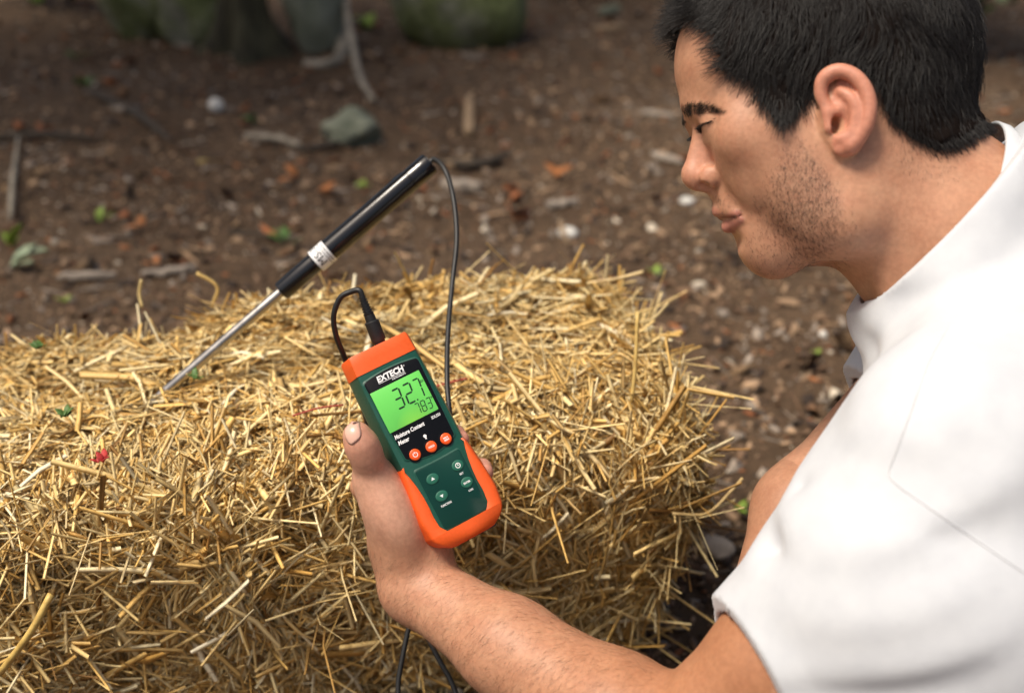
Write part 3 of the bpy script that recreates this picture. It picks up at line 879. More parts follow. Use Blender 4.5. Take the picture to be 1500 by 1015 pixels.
def surface(f, lo, hi, h, B=14):
    lo = np.asarray(lo, float); hi = np.asarray(hi, float)
    nb = np.ceil((hi - lo) / (B * h)).astype(int)
    I = np.stack(np.meshgrid(*[np.arange(n) for n in nb], indexing='ij'), -1).reshape(-1, 3)
    ctr = lo + (I + 0.5) * B * h
    rad = B * h * 0.87
    # coarse pass, two levels
    dc = np.concatenate([f(ctr[i:i + 20000]) for i in range(0, len(ctr), 20000)])
    act = np.nonzero(np.abs(dc) < rad * 1.7 + 0.004)[0]
    N = nb * B + 2
    g = np.arange(B + 1)
    loc = np.stack(np.meshgrid(g, g, g, indexing='ij'), -1).reshape(-1, 3)
    ids, pos, quads = [], [], []
    def gid(a): return (a[:, 0] * N[1] + a[:, 1]) * N[2] + a[:, 2]
    for bi in act:
        base = I[bi] * B
        P_ = lo + (base + loc) * h
        D = f(P_, ctr[bi], rad).reshape(B + 1, B + 1, B + 1)
        S = D < 0
        if S.all() or not S.any(): continue
        c8 = [D[a:B + a, b:B + b, c:B + c] for a in (0, 1) for b in (0, 1) for c in (0, 1)]
        cnt = sum((q < 0).astype(np.int8) for q in c8)
        m = (cnt > 0) & (cnt < 8)
        ii = np.argwhere(m)
        if len(ii):
            v = [q[m] for q in c8]
            mean = sum(v) / 8
            gx = (v[4] + v[5] + v[6] + v[7] - v[0] - v[1] - v[2] - v[3]) / 4
            gy = (v[2] + v[3] + v[6] + v[7] - v[0] - v[1] - v[4] - v[5]) / 4
            gz = (v[1] + v[3] + v[5] + v[7] - v[0] - v[2] - v[4] - v[6]) / 4
            G_ = np.stack([gx, gy, gz], 1)
            off = np.clip(-mean[:, None] * G_ / (np.sum(G_ * G_, 1)[:, None] + 1e-14), -0.55, 0.55)
            ids.append(gid(ii + base)); pos.append(lo + (base + ii + 0.5 + off) * h)
        for ax in range(3):
            A = S[:B, :B, :B]
            sl = [slice(0, B)] * 3; sl[ax] = slice(1, B + 1)
            Bm = S[tuple(sl)]
            e = np.argwhere(A != Bm)
            if not len(e): continue
            e_in = A[e[:, 0], e[:, 1], e[:, 2]]
            o1, o2 = np.zeros(3, int), np.zeros(3, int)
            o1[(ax + 1) % 3] = 1; o2[(ax + 2) % 3] = 1
            p = e + base
            q = np.stack([gid(p), gid(p - o1), gid(p - o1 - o2), gid(p - o2)], 1)
            q[~e_in] = q[~e_in][:, ::-1]
            quads.append(q)
    ids = np.concatenate(ids); pos = np.concatenate(pos); quads = np.concatenate(quads)
    u, first = np.unique(ids, return_index=True)
    V = pos[first]
    qi = np.searchsorted(u, quads); qi = np.minimum(qi, len(u) - 1)
    ok = (u[qi] == quads).all(1)
    return V, qi[ok].astype(np.int32)

def vert_normals(V, Q):
    n = np.cross(V[Q[:, 2]] - V[Q[:, 0]], V[Q[:, 3]] - V[Q[:, 1]])
    N = np.zeros_like(V)
    for k in range(4): np.add.at(N, Q[:, k], n)
    return N / (np.linalg.norm(N, axis=1)[:, None] + 1e-12)

# ---- body, in camera axes (metres) -------------------------------------
D0 = 0.92                                   # depth of the head's middle plane
MZ = -D0
def H(px, py, w=0.0): return C(px, py, D0 - w)
def H0(px, py, w=0.0):                      # middle-plane pixel, shifted sideways by w
    p = C(px, py, D0); p[2] += w; return p

body = SDF()
# skull
body.el(H0(1216, 66), (.110, .099, .077), .02, rot=(0, 0, -18))
body.el(H0(1098, 98), (.0590, .060, .062), .03)
body.el(H0(1134, 222), (.051, .074, .056), .03, rot=(0, 0, 12))
body.el(H0(1250, 170), (.075, .07, .068), .03)
body.el(H0(1108, 222, .036), (.038, .026, .024), .028, mir=MZ, rot=(0, 20, -10))      # cheekbones
body.rc(H0(1138, 364, .004), H0(1218, 328, .050), .0190, .024, .024, mir=MZ)          # jaw
body.el(H0(1124, 364), (.0165, .0180, .021), .012)                                   # chin
body.el(H0(1122, 318), (.0275, .032, .030), .018)                                     # mouth barrel
body.el(H0(1200, 276, .048), (.034, .050, .022), .024, mir=MZ)                         # jaw muscle
body.rc(H0(1023, 154, .006), H0(1058, 148, .043), .0085, .0065, .014, mir=MZ)          # brow
body.el(H0(1162, 258, .043), (.036, .042, .0185), .020, mir=MZ)
body.el(H0(1068, 222, .028), (.0125, .017, .0125), .010, mir=MZ)
body.rc(H0(1050, 192), H0(1040, 258), .0085, .0110, .010)
# nose
body.rc(H0(1029, 184), H0(1014.5, 250), .0056, .0074, .008)
body.el(H0(1017, 259), (.0100, .0098, .0098), .006)
body.el(H0(1037, 261, .0135), (.0088, .0102, .0070), .0035, mir=MZ, rot=(0, 0, -20))
body.rc(H0(1022, 270), H0(1048, 277), .0045, .004, .006)
body.el(H0(1025, 277, .0125), (.0060, .0038, .0085), .0016, 's', mir=MZ, rot=(0, 0, 0))
body.el(H0(1096, 250, .029), (.0185, .036, .0225), .006, mir=MZ, rot=(0, 0, 8))
body.chain([H0(1054, 240, .018), H0(1055, 254, .020), H0(1058, 270, .022), H0(1067, 294, .026)], [.0010, .0022, .0024, .0012], .005, 's', mir=MZ)
body.rc(H0(1054, 284, 0), H0(1058, 305, 0), .0062, .0064, .008)
body.rc(H0(1062, 288, .010), H0(1066, 306, .012), .0070, .0070, .008, mir=MZ)
body.chain([H0(1028, 245, .0125), H0(1038, 243, .0165), H0(1047, 248, .0195)], [.0006, .0012, .0008], .005, 's', mir=MZ)
# lips
body.rc(H0(1054, 309, .0015), H0(1072, 317, .021), .0050, .0024, .004, mir=MZ)
body.rc(H0(1069, 332, .0), H0(1079, 325, .020), .0058, .0028, .004, mir=MZ)
body.rc(H0(1050, 320.5, .0), H0(1077, 321, .022), .0011, .0005, .0024, 's', mir=MZ)
body.el(H0(1074, 354, 0), (.0045, .0040, .012), .010, 's')
# eyes
body.el(H0(1024, 191, .034), (.0135, .0105, .0140), .014, 's', mir=MZ)
body.el(H0(1078, 190, .037), (.022, .027, .017), .016, mir=MZ)
body.el(H0(1092, 248, .022), (.019, .024, .019), .016, mir=MZ)
body.el(H0(1043, 194, .0290), (.0134, .0130, .0130), .006, mir=MZ)
body.rc(H0(1022, 173, .022), H0(1060, 170, .042), .0065, .0065, .010, mir=MZ)
body.rc(H0(1032, 213, .022), H0(1058, 207, .041), .0035, .0035, .009, mir=MZ)
LASH = [(1028, 196, .0165), (1020, 193, .0260), (1027, 190, .0360), (1047, 186, .0425)]
body.chain([H0(*q) for q in LASH], .0006, .0012, 's', mir=MZ)
body.chain([H0(1029, 182, .018), H0(1022, 180, .028), H0(1029, 178, .036), H0(1046, 178.5, .0425)], .0006, .0022, 's', mir=MZ)
# ears: plate, hollow, rim, inner ridge, tragus, lobe
def E(px, py, w): return H(1238 + (px - 1238) * .94, 168 + (py - 168) * .94, w)
body.el(E(1240, 160, .0785), (.0195, .0300, .0050), .006, rot=(0, -22, -5), mir=MZ)
body.el(E(1229, 183, .0865), (.0090, .0125, .0105), .004, 's', rot=(0, -20, -6), mir=MZ)
body.el(E(1236, 128, .0890), (.0105, .0120, .0058), .004, 's', rot=(0, -20, 0), mir=MZ)
def smooth_chain(pts, rad, k, k0=None, n=4):
    q = catmull([np.append(p, r_) for p, r_ in zip(pts, rad)], n)
    body.chain(q[:, :3], q[:, 3], k, k0=k0, mir=MZ)
rim = [E(1224, 168, .0785), E(1209, 157, .0775), E(1200, 137, .0772), E(1202, 117, .0785), E(1213, 105, .081), E(1230, 100, .084), E(1251, 107, .0872), E(1268, 126, .0895),
       E(1276, 152, .0905), E(1273, 180, .0895), E(1261, 202, .086), E(1248, 217, .082)]
smooth_chain(rim, [.0022, .0028, .0034, .0038, .0040, .0040, .0041, .0042, .0042, .0040, .0040, .0044], .0035)
body.rc(E(1243, 217, .0795), E(1234, 222, .077), .0054, .0050, .008, mir=MZ)
smooth_chain([E(1228, 130, .0805), E(1246, 141, .0845), E(1256, 160, .0858), E(1254, 184, .0848), E(1244, 203, .0820), E(1228, 206, .079)], [.0018, .0026, .0032, .0032, .0034, .0030], .004)
body.rc(E(1211, 168, .0768), E(1214, 188, .0780), .0046, .0038, .005, mir=MZ)
body.el(E(1223, 184, .0785), (.0038, .0066, .0110), .002, 's', mir=MZ)
# neck and torso
body.rc(H0(1296, 268), C(1410, 400, .915), .0645, .075, .035)
body.rc(H(1292, 232, .050), C(1318, 440, .885), .009, .012, .018)                       # neck muscle
body.rc(C(1400, 330, .92), C(1560, 420, .93), .066, .085, .04)
TORSO_A, TORSO_B = C(1500, 560, .93), C(1790, 900, .95)
body.rc(TORSO_A, TORSO_B, .105, .125, .04)
SHN, SHF = C(1400, 690, .79), C(1372, 545, 1.06)
body.rc(C(1480, 520, .88), SHN, .07, .060, .04)
body.rc(C(1470, 500, .98), SHF, .07, .058, .04)
# near arm
ELB = C(992, 1108, .865)
body.rc(SHN, C(1144, 968, .83), .060, .0475, .03)
body.rc(C(1144, 968, .83), ELB, .0475, .047, .02)
body.rc(ELB, C(905, 1052, .890), .046, .0480, .018)
body.rc(C(905, 1052, .890), C(745, 948, .945), .0480, .0385, .02)
WR = C(611, 858, 1.000)
body.rc(C(745, 948, .945), WR, .0385, .0300, .02, flat=((0, 0, 1), .9))
# far arm: elbow forward, forearm dropping to the thigh
FEL = C(1188, 734, 1.045)
body.rc(SHF, FEL, .050, .040, .02)
body.rc(FEL, C(1166, 752, 1.035), .040, .038, .02)
body.rc(C(1168, 746, 1.035), C(1116, 890, 1.0), .038, .030, .015)
body.rc(C(1108, 890, 1.0), C(1095, 960, .985), .030, .030, .012)
body.el(C(1092, 1005, .98), (.030, .042, .018), .01)
for q in range(4):
    body.chain([C(1066 + q * 18, 1022, .98 - q * .004), C(1058 + q * 19, 1066, .985), C(1060 + q * 19, 1102, 1.0)], [.0095, .0085, .0075], .002)
body.chain([C(1116, 990, .965), C(1134, 1030, .955), C(1132, 1064, .955)], [.012, .0105, .009], .004)
# hand around the meter
body.rc(WR, C(598, 800, 1.004), .0300, .031, .02, flat=((0, 0, 1), .85))
body.el(C(600, 780, 1.012), (.037, .042, .021), .015)
body.el(C(602, 728, 1.034), (.046, .050, .0155), .015)
body.el(C(573, 746, .976), (.0215, .043, .0230), .026, rot=(0, 0, 27))
body.el(C(632, 812, .998), (.016, .022, .018), .012)
body.rc(C(590, 800, .996), C(548, 700, .976), .024, .0155, .014)
body.chain([C(546, 700, .974), C(537, 668, .9585), C(529, 650, .9535), C(522, 636, .9510)], [.0140, .0120, .0120, .0106], .010)
body.chain([C(533, 712, 1.030), C(560, 662, 1.052), C(625, 628, 1.046), C(668, 636, 1.016), C(676, 643, 1.000)], [.0125, .0105, .0092, .0082, .0070], .002, k0=.010)
body.chain([C(548, 716, 1.040), C(600, 690, 1.058), C(668, 676, 1.046), C(706, 686, 1.012), C(710, 692, .998)], [.0125, .0108, .0096, .0088, .0078], .002, k0=.010)
body.chain([C(560, 748, 1.042), C(612, 730, 1.057), C(676, 712, 1.046), C(708, 720, 1.014), C(713, 724, 1.002)], [.0120, .0105, .0092, .0082, .0072], .002, k0=.010)
body.chain([C(576, 782, 1.036), C(622, 766, 1.050), C(664, 752, 1.046), C(690, 752, 1.028)], [.0110, .0095, .0085, .0075], .002, k0=.010)
# hips and legs (kneeling, sitting back on the heels), mostly outside the picture
HIP = C(1800, 930, .95)
def Wc(x, y, z):                              # world -> camera axes
    v = np.array([x, y, z]) - CAM_P
    return np.array([v @ RIGHT, v @ UP, v @ BACK])
hipw = W(HIP)
LEGS = []
for s_, kx in ((-1, .26), (1, .34)):
    h0 = hipw + [0, s_ * .09, -.02]; kn = np.array([kx, hipw[1] + s_ * .15, .075]); an = np.array([hipw[0] + .10, hipw[1] + s_ * .10, .06])
    LEGS.append((h0, kn, an))
    body.rc(Wc(*h0), Wc(*kn), .075, .052, .03)
    body.rc(Wc(*kn), Wc(*an), .052, .036, .012)
    body.rc(Wc(*an), Wc(*(an + [.10, 0, -.012])), .032, .028, .01)
body.rc(TORSO_B, HIP, .125, .125, .04)
body.freeze()

def relax(V, Q, it=2, lam=.5, mu=-.52):
    """even out the sampling noise of the extracted surface without shrinking it"""
    a = np.concatenate([Q[:, k] for k in range(4)]); b_ = np.concatenate([Q[:, (k + 1) % 4] for k in range(4)])
    n_ = np.bincount(a, minlength=len(V)).astype(float)
    for _ in range(it):
        for w in (lam, mu):
            av = np.stack([np.bincount(a, V[b_, c], minlength=len(V)) for c in range(3)], 1) / np.maximum(n_, 1)[:, None]
            V = V + w * np.where((n_ > 0)[:, None], av - V, 0)
    return V

HBODY = 0.0015
bv, bq = surface(body, (-.17, -.62, -1.22), (.80, .37, -.62), HBODY)
bv = relax(bv, bq)
bn = vert_normals(bv, bq)

# ---- skin colour where the skin itself changes colour (lips, scalp, nostrils, nail beds)
def proj(v, near=True):
    """photo pixel of the near twin of each point (far side folded over the middle plane of the head)"""
    z = v[:, 2].copy()
    if near: z = np.where(z < MZ, 2 * MZ - z, z)
    return 750 + v[:, 0] / -z * F, 507.5 - v[:, 1] / -z * F
px, py = proj(bv)
w_ = np.abs(bv[:, 2] - MZ)
head = (bv[:, 0] > C(940, 0, D0)[0]) & (py < 440) & (w_ < .115)
HAIR = [(984, 52), (1008, 30), (1038, 34), (1052, 64), (1062, 98), (1074, 114), (1106, 119), (1113, 146), (1131, 174), (1148, 184), (1165, 180), (1176, 152), (1192, 133),
        (1200, 112), (1214, 97), (1238, 92), (1262, 106), (1284, 128), (1294, 155), (1306, 180), (1333, 204), (1374, 224), (1410, 212), (1440, 190), (1470, 60), (1460, -300), (900, -300), (950, 20)]
def near_proj(v):
    """photo pixel if the point sat at the depth of the head's near side"""
    z = MZ + .06
    return 750 + v[:, 0] / -z * F, 507.5 - v[:, 1] / -z * F
in_hair = head & pts_in_poly(px, py, HAIR)
EAR = (px > 1193) & (px < 1290) & (py > 92) & (py < 240) & (w_ > .0785) & (w_ < .11)
in_hair &= ~EAR
base = np.array([0.49, 0.255, 0.155])
cols = np.tile(base, (len(bv), 1))
n1 = vnoise(bv * 18, 3, 3)[:, None]
cols *= 1 + .05 * n1
cols *= 1 + np.array([.02, .06, .07]) * vnoise(bv * 42, 4, 3)[:, None]
red = np.array([0.60, 0.235, 0.165])
def blend(mask, col, amt): 
    a = (np.clip(mask, 0, 1) * amt)[:, None]
    cols[:] = cols * (1 - a) + np.asarray(col) * a
def blob(c, r): return np.exp(-np.sum((bv - c) ** 2, 1) / (2 * r * r))
LA, LB = ('rc', H0(1053, 309, 0), H0(1073, 318, .0215), .0054, .0026, None), ('rc', H0(1068, 333, 0), H0(1079, 325, .020), .0062, .0030, None)
m2 = bv * [1, 1, -1] + [0, 0, 2 * MZ]
lipd = np.minimum.reduce([SDF.prim(q, v) for q in (LA, LB) for v in (bv, m2)])
blend((.0016 - lipd) / .0016, (0.37, 0.135, 0.11), .72)
blend(blob(H0(1026, 256), .013), red, .35)
blend(blob(H0(1032, 225), .010), red, .3)
blend(EAR & head, red, .55)
hand = np.clip((850 - py) / 60, 0, 1) * (px < 740) * (px > 480) * (bv[:, 2] < -.9)
blend(hand, (.60, .335, .235), .75)
blend(blob(C(526, 636, .95), .02), red, .25)
for c in (C(676, 643, 1.0), C(712, 692, 1.0), C(714, 724, 1.0)): blend(blob(c, .012), (.62, .26, .19), .7)
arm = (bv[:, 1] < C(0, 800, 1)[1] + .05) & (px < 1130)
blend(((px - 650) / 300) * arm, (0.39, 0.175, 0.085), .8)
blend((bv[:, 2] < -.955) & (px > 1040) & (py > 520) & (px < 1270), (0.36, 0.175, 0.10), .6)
soft = in_hair.astype(float)
for _ in range(9):
    acc = np.zeros(len(bv)); cn = np.zeros(len(bv))
    for k in range(4):
        np.add.at(acc, bq[:, k], soft[bq[:, (k + 1) % 4]]); np.add.at(cn, bq[:, k], 1)
    soft = acc / np.maximum(cn, 1)
soft = np.where(EAR & head, 0, soft)
blend(np.clip((soft - .12) / .7, 0, 1), (0.035, 0.024, 0.019), .92)

m_skin, nt, b = mat_new("skin")
a = node(nt, "ShaderNodeAttribute", attribute_name="col")
n = noise_node(nt, 260, 3); r = ramp(nt, n.outputs["Fac"], [(0.35, (.90, .88, .87)), (0.65, (1.05, 1.05, 1.05))])
nb_ = noise_node(nt, 45, 3); r2 = ramp(nt, nb_.outputs["Fac"], [(0.3, (.92, .88, .87)), (0.7, (1.05, 1.06, 1.06))])
c1 = mix_rgb(nt, 1.0, a.outputs["Color"], r.outputs[0], 'MULTIPLY')
c1 = mix_rgb(nt, 1.0, c1, r2.outputs[0], 'MULTIPLY')
nt.links.new(c1, b.inputs["Base Color"])
b.inputs["Roughness"].default_value = 0.5
b.inputs["Specular IOR Level"].default_value = 0.4
b.inputs["Subsurface Weight"].default_value = 0.18
b.inputs["Subsurface Radius"].default_value = (1.0, .35, .2)
b.inputs["Subsurface Scale"].default_value = 0.004
n2 = noise_node(nt, 700, 2); vor = node(nt, "ShaderNodeTexVoronoi"); vor.inputs["Scale"].default_value = 420
tc = node(nt, "ShaderNodeTexCoord"); nt.links.new(tc.outputs["Object"], vor.inputs["Vector"])
bump(nt, b, mix_rgb(nt, .5, n2.outputs["Fac"], vor.outputs["Distance"]),   .24, .0005)

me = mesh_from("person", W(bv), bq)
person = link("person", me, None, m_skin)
tag(person, "person with short dark hair and white T-shirt kneeling by the bale, holding the meter", "person")
bvh = BVHTree.FromPolygons([Vector(q) for q in W(bv)], bq.tolist())

# ---- hair: a dark cap close to the scalp plus combed strands -----------------
m_hair, nt, b = mat_new("dark hair")
b.inputs["Base Color"].default_value = (.010, .0078, .0066, 1); b.inputs["Roughness"].default_value = .5
b.inputs["Specular IOR Level"].default_value = .45
m_beard, nt, b = mat_new("beard hair")
b.inputs["Base Color"].default_value = (.035, .022, .015, 1); b.inputs["Roughness"].default_value = .5
m_fuzz, nt, b = mat_new("arm hair")
b.inputs["Base Color"].default_value = (.12, .065, .032, 1); b.inputs["Roughness"].default_value = .5

qin = in_hair[bq].all(1)
fi = np.unique(bq[qin]); remap = -np.ones(len(bv), int); remap[fi] = np.arange(len(fi))
# distance from the hairline by repeated neighbour averaging
wgt = in_hair.astype(float)
for _ in range(14):
    acc = np.zeros(len(bv)); cn = np.zeros(len(bv))
    for k in range(4):
        np.add.at(acc, bq[:, k], wgt[bq[:, (k + 1) % 4]]); np.add.at(cn, bq[:, k], 1)
    wgt = np.where(in_hair, acc / np.maximum(cn, 1), 0)
hl = np.clip((wgt - .35) / .65, 0, 1)
cap = bv[fi] + bn[fi] * (.0060 * hl[fi] ** .8 + .0004)[:, None] * (1 + .25 * vnoise(bv[fi] * 40, 9)[:, None])
m_base, nt, b = mat_new("hair underlayer"); b.inputs["Base Color"].default_value = (.012, .009, .008, 1); b.inputs["Roughness"].default_value = 1; b.inputs["Specular IOR Level"].default_value = 0
hair = link("hair", mesh_from("hair", W(cap), remap[bq[qin]].astype(np.int32)), person, m_base)

def strands(name, roots, dirs_fn, lengths, rad, mat, parent, npt=5):
    n = len(roots)
    pts = np.zeros((n, npt, 3)); pts[:, 0] = roots
    st = lengths / (npt - 1)
    for i in range(1, npt):
        pts[:, i] = pts[:, i - 1] + dirs_fn(pts[:, i - 1], i / (npt - 1)) * st[:, None]
    cu = bpy.data.hair_curves.new(name)
    cu.add_curves([npt] * n)
    cu.attributes["position"].data.foreach_set("vector", W(pts.reshape(-1, 3)).astype(np.float32).ravel())
    ra = cu.attributes.get("radius") or cu.attributes.new("radius", 'FLOAT', 'POINT')
    ra.data.foreach_set("value", np.tile(rad * np.linspace(1, .35, npt), n).astype(np.float32))
    cu.materials.append(mat)
    return link(name, cu, parent)

def norm(v): return v / (np.linalg.norm(v, axis=-1, keepdims=True) + 1e-12)

cand = np.nonzero(in_hair)[0]
NS = 42000
sel = rng.choice(cand, NS, p=(lambda q: q / q.sum())(.25 + .75 * np.clip(hl[cand] * 3, 0, 1)))
roots = bv[sel] + bn[sel] * (.0003 + .0045 * hl[sel] * rng.random(NS))[:, None] + rng.normal(size=(NS, 3)) * .0007
rn = bn[sel]; rx = px[sel]; ry = py[sel]; hls = hl[sel]
# combing: forward on top and front, downward on the sides, back and down at the nape
fwd = np.array([-.93, -.2, 0]); dn = np.array([-.12, -1, 0]); nape = np.array([.35, -.95, 0])
tf = np.clip((1130 - rx) / 120, 0, 1)[:, None]; tn = np.clip((rx - 1270) / 100, 0, 1)[:, None]
flow = dn * (1 - tf) * (1 - tn) + (fwd + np.array([0, .45, 0])) * tf + nape * tn
flow = flow + rng.normal(size=(NS, 3)) * .15 + .60 * np.stack([vnoise(roots * 22, s, 4) for s in (21, 22, 23)], 1)
flow = norm(flow - rn * np.sum(flow * rn, 1)[:, None])
fringe = (rx < 1030) & (ry < 62)
flow = np.where(fringe[:, None], norm(np.array([-.86, -.40, 0]) + rng.normal(size=(NS, 3)) * .22), flow)
def hair_dir(p, t): return norm(flow * (1.0) + rn * (.62 * (1 - t) - .05) + rng.normal(size=p.shape) * .05)
L = (.0028 + .020 * hls ** 1.5) * (0.7 + .6 * rng.random(NS))
L = np.where(fringe, .016 + .010 * rng.random(NS), L)
strands("hair_strands", roots, hair_dir, L * np.where((rx > 1270) & (ry > 150), .65, 1), .00023, m_hair, hair)

edge = np.where(head & ~in_hair & ~EAR, np.clip(soft, 0, .5), 0) ** 1.3
sel = rng.choice(len(bv), 2600, p=edge / edge.sum()); e_n = bn[sel]; ex = px[sel]; ey = py[sel]
e_f = np.where((ex > 1270)[:, None], nape, np.where((ex < 1050)[:, None], fwd * .6 + dn * .4, dn)) + rng.normal(size=(2600, 3)) * .3
e_f = norm(e_f - e_n * np.sum(e_f * e_n, 1)[:, None])
strands("hairline", bv[sel] + rng.normal(size=(2600, 3)) * .0004, lambda p, t: norm(e_f + e_n * .35 * (1 - t)), .003 + .004 * rng.random(2600), .00010, m_hair, hair, 4)
# stubble on jaw, chin and lip
STUB = [(1148, 186), (1166, 184), (1196, 228), (1222, 272), (1240, 308), (1232, 336), (1205, 378), (1170, 402), (1120, 406), (1096, 384), (1090, 350), (1112, 330), (1100, 300), (1120, 268), (1146, 226)]
LIP = [(1046, 286), (1060, 288), (1092, 312), (1090, 322), (1062, 306), (1046, 302)]
dens = np.zeros(len(bv))
cx, cy = px, py
core = pts_in_poly(cx, cy, STUB) & head
dens[core] = 1.0
dens[core] *= np.clip(1.25 - np.hypot((cx[core] - 1195) / 85, (cy[core] - 290) / 110), .16, 1)
dens[pts_in_poly(cx, cy, LIP) & head & (lipd > .001)] = .35
dens *= (w_ > -1) & ~in_hair
nk = pts_in_poly(cx, cy, [(1210, 380), (1245, 300), (1265, 330), (1240, 400)]) & head
dens[nk] = np.maximum(dens[nk], .10)
nn = pts_in_poly(cx, cy, [(1300, 178), (1333, 204), (1374, 224), (1415, 210), (1400, 262), (1350, 268), (1310, 235)]) & head
dens[nn] = np.maximum(dens[nn], .25)
for _ in range(10):
    acc = np.zeros(len(bv)); cn = np.zeros(len(bv))
    for k in range(4):
        np.add.at(acc, bq[:, k], dens[bq[:, (k + 1) % 4]]); np.add.at(cn, bq[:, k], 1)
    dens = acc / np.maximum(cn, 1)
dens = np.where(in_hair | EAR | (lipd < .001), 0, dens) ** 1.2
blend(np.clip(dens, 0, 1), (.24, .155, .115), .28)
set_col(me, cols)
NB = 6000
sel = rng.choice(len(bv), NB, p=dens / dens.sum())
roots = bv[sel] + rng.normal(size=(NB, 3)) * .0009; rn = bn[sel]; roots -= rn * np.sum((roots - bv[sel]) * rn, 1)[:, None]
dd = norm(np.array([.12, -1, 0]) + rng.normal(size=(NB, 3)) * .35); dd = norm(dd - rn * np.sum(dd * rn, 1)[:, None])
strands("stubble", roots, lambda p, t: norm(dd + rn * .55 * (1 - t)),   .0014 + .0022 * rng.random(NB), .000075, m_beard, person, 3)

# brows and lashes
def patch(poly, n, far=True):
    c = np.nonzero(head & pts_in_poly(px, py, poly) & (bv[:, 0] < C(1130, 0, D0)[0]))[0]
    c = c[(bv[c, 2] > MZ) | (px[c] > 1012)]
    return rng.choice(c, n) if len(c) else np.zeros(0, int)
sel = patch([(994, 158), (1004, 154), (1022, 152), (1046, 157), (1064, 167), (1042, 167), (1020, 168), (1004, 168)], 1100)
roots = bv[sel] + bn[sel] * .0005; rn = bn[sel]
sg = np.sign(roots[:, 2] - MZ)[:, None]
dd = norm(np.array([.75, .18, 0]) + sg * np.array([0, 0, .5]) + rng.normal(size=roots.shape) * .28); dd = norm(dd - rn * np.sum(dd * rn, 1)[:, None])
strands("eyebrow", roots, lambda p, t: norm(dd + rn * .5 * (1 - t)), .0035 + .0025 * rng.random(len(sel)), .00014, m_hair, person, 4)
ls = []
for sgn in (1, -1):
    path = catmull([H0(*q) for q in LASH], 16)
    if sgn < 0: path = path * [1, 1, -1] + [0, 0, 2 * MZ]
    ls.append(path)
ls = np.concatenate(ls); ls = ls[rng.integers(0, len(ls), 340)] + rng.normal(size=(340, 3)) * .0003
sg = np.sign(ls[:, 2] - MZ)[:, None]
ld = norm(np.array([-.42, -.85, 0]) + sg * np.array([0, 0, .45]) + rng.normal(size=ls.shape) * .15)
strands("eyelashes", ls, lambda p, t: norm(ld + np.array([-.5, .45, 0]) * t), (.0055 + .003 * rng.random(len(ls))) * np.where(ls[:, 2] < MZ, .55, 1), .00020, m_hair, person, 4)
# fine hair on the near forearm
az_ = np.nonzero((px < 960) & (py > 850) & (bn[:, 2] > -.2))[0]
sel = rng.choice(az_, 2600); roots = bv[sel]; rn = bn[sel]
dd = norm(np.array([-.55, -.6, 0]) + rng.normal(size=roots.shape) * .3); dd = norm(dd - rn * np.sum(dd * rn, 1)[:, None])
strands("arm_hair", roots, lambda p, t: norm(dd + rn * .35 * (1 - t)), .006 + .008 * rng.random(len(sel)), .00005, m_fuzz, person, 4)

# thumb nail
m_nail = simple("nail", (.66, .40, .31), .28, spec=.5)
tc_ = C(517, 634, .9425); nx = np.array([.79, .62, -.12]); ny = np.array([-.52, .82, .12])
nz = np.cross(nx, ny); nz /= np.linalg.norm(nz)
V, Fq = [], []
nu, nv_ = 9, 11
for i in range(nv_):
    for j in range(nu):
        u = j / (nu - 1) * 2 - 1; v = i / (nv_ - 1) * 2 - 1
        wd = .0064 * math.sqrt(max(0.0, 1 - abs(v) ** 3.2 * .75)); 
        q = tc_ + nx * u * wd * 1.15 + ny * v * .0084 
        hit = bvh.ray_cast(Vector(W(q + np.array([-.10, .0, .30]) * .06)), Vector(W(np.array([.10, 0, -.30])) - W(np.zeros(3))).normalized())
        pt = np.array(hit[0]) if hit[0] is not None else W(q)
        V.append(pt + (np.array(hit[1]) if hit[0] is not None else 0) * (.0007 - .0004 * abs(u) ** 3))
for i in range(nv_ - 1):
    for j in range(nu - 1):
        Fq.append((i * nu + j, i * nu + j + 1, (i + 1) * nu + j + 1, (i + 1) * nu + j))
nail = link("thumbnail", mesh_from("thumbnail", V, Fq), person, m_nail)
so = nail.modifiers.new("thick", 'SOLIDIFY'); so.thickness = .0008; so.offset = 0

# ---- T-shirt -----------------------------------------------------------------
shirt = SDF()
shirt.rc(C(1484, 560, .93), C(1790, 900, .95), .114, .142, .05)
shirt.rc(C(1492, 322, .93), C(1720, 420, .96), .0845, .10, .05)
shirt.rc(C(1720, 420, .96), C(1850, 760, .96), .10, .13, .06)
shirt.rc(C(1480, 500, .88), C(1415, 645, .80), .076, .077, .05)
HEM = C(1128, 972, .83)
shirt.rc(C(1400, 690, .79), HEM, .0755, .0500, .03)
shirt.rc(C(1470, 500, .98), C(1365, 548, 1.06), .078, .066, .04)
shirt.rc(C(1365, 548, 1.06), C(1290, 620, 1.05), .060, .052, .02)
shirt.rc(C(1440, 800, .84), C(1600, 985, .86), .085, .100, .05)
shirt.rc(C(1215, 1010, .80), C(1410, 900, .78), .052, .070, .04)
shirt.rc(C(1385, 900, .82), C(1560, 1010, .86), .085, .095, .05)
RC = (C(1452, 198, .93) + C(1292, 470, .925)) / 2
RA = (C(1452, 198, .93) - C(1292, 470, .925)) / 2
nneck = norm(np.array([-.72, .66, -.05])); RB = norm(np.cross(RA, nneck)) * .077
ring = [RC + RA * math.cos(t) + RB * math.sin(t) - nneck * .012 * math.sin(t) ** 2 for t in np.linspace(0, 2 * math.pi, 25)]
shirt.chain(ring, .0085, .030)
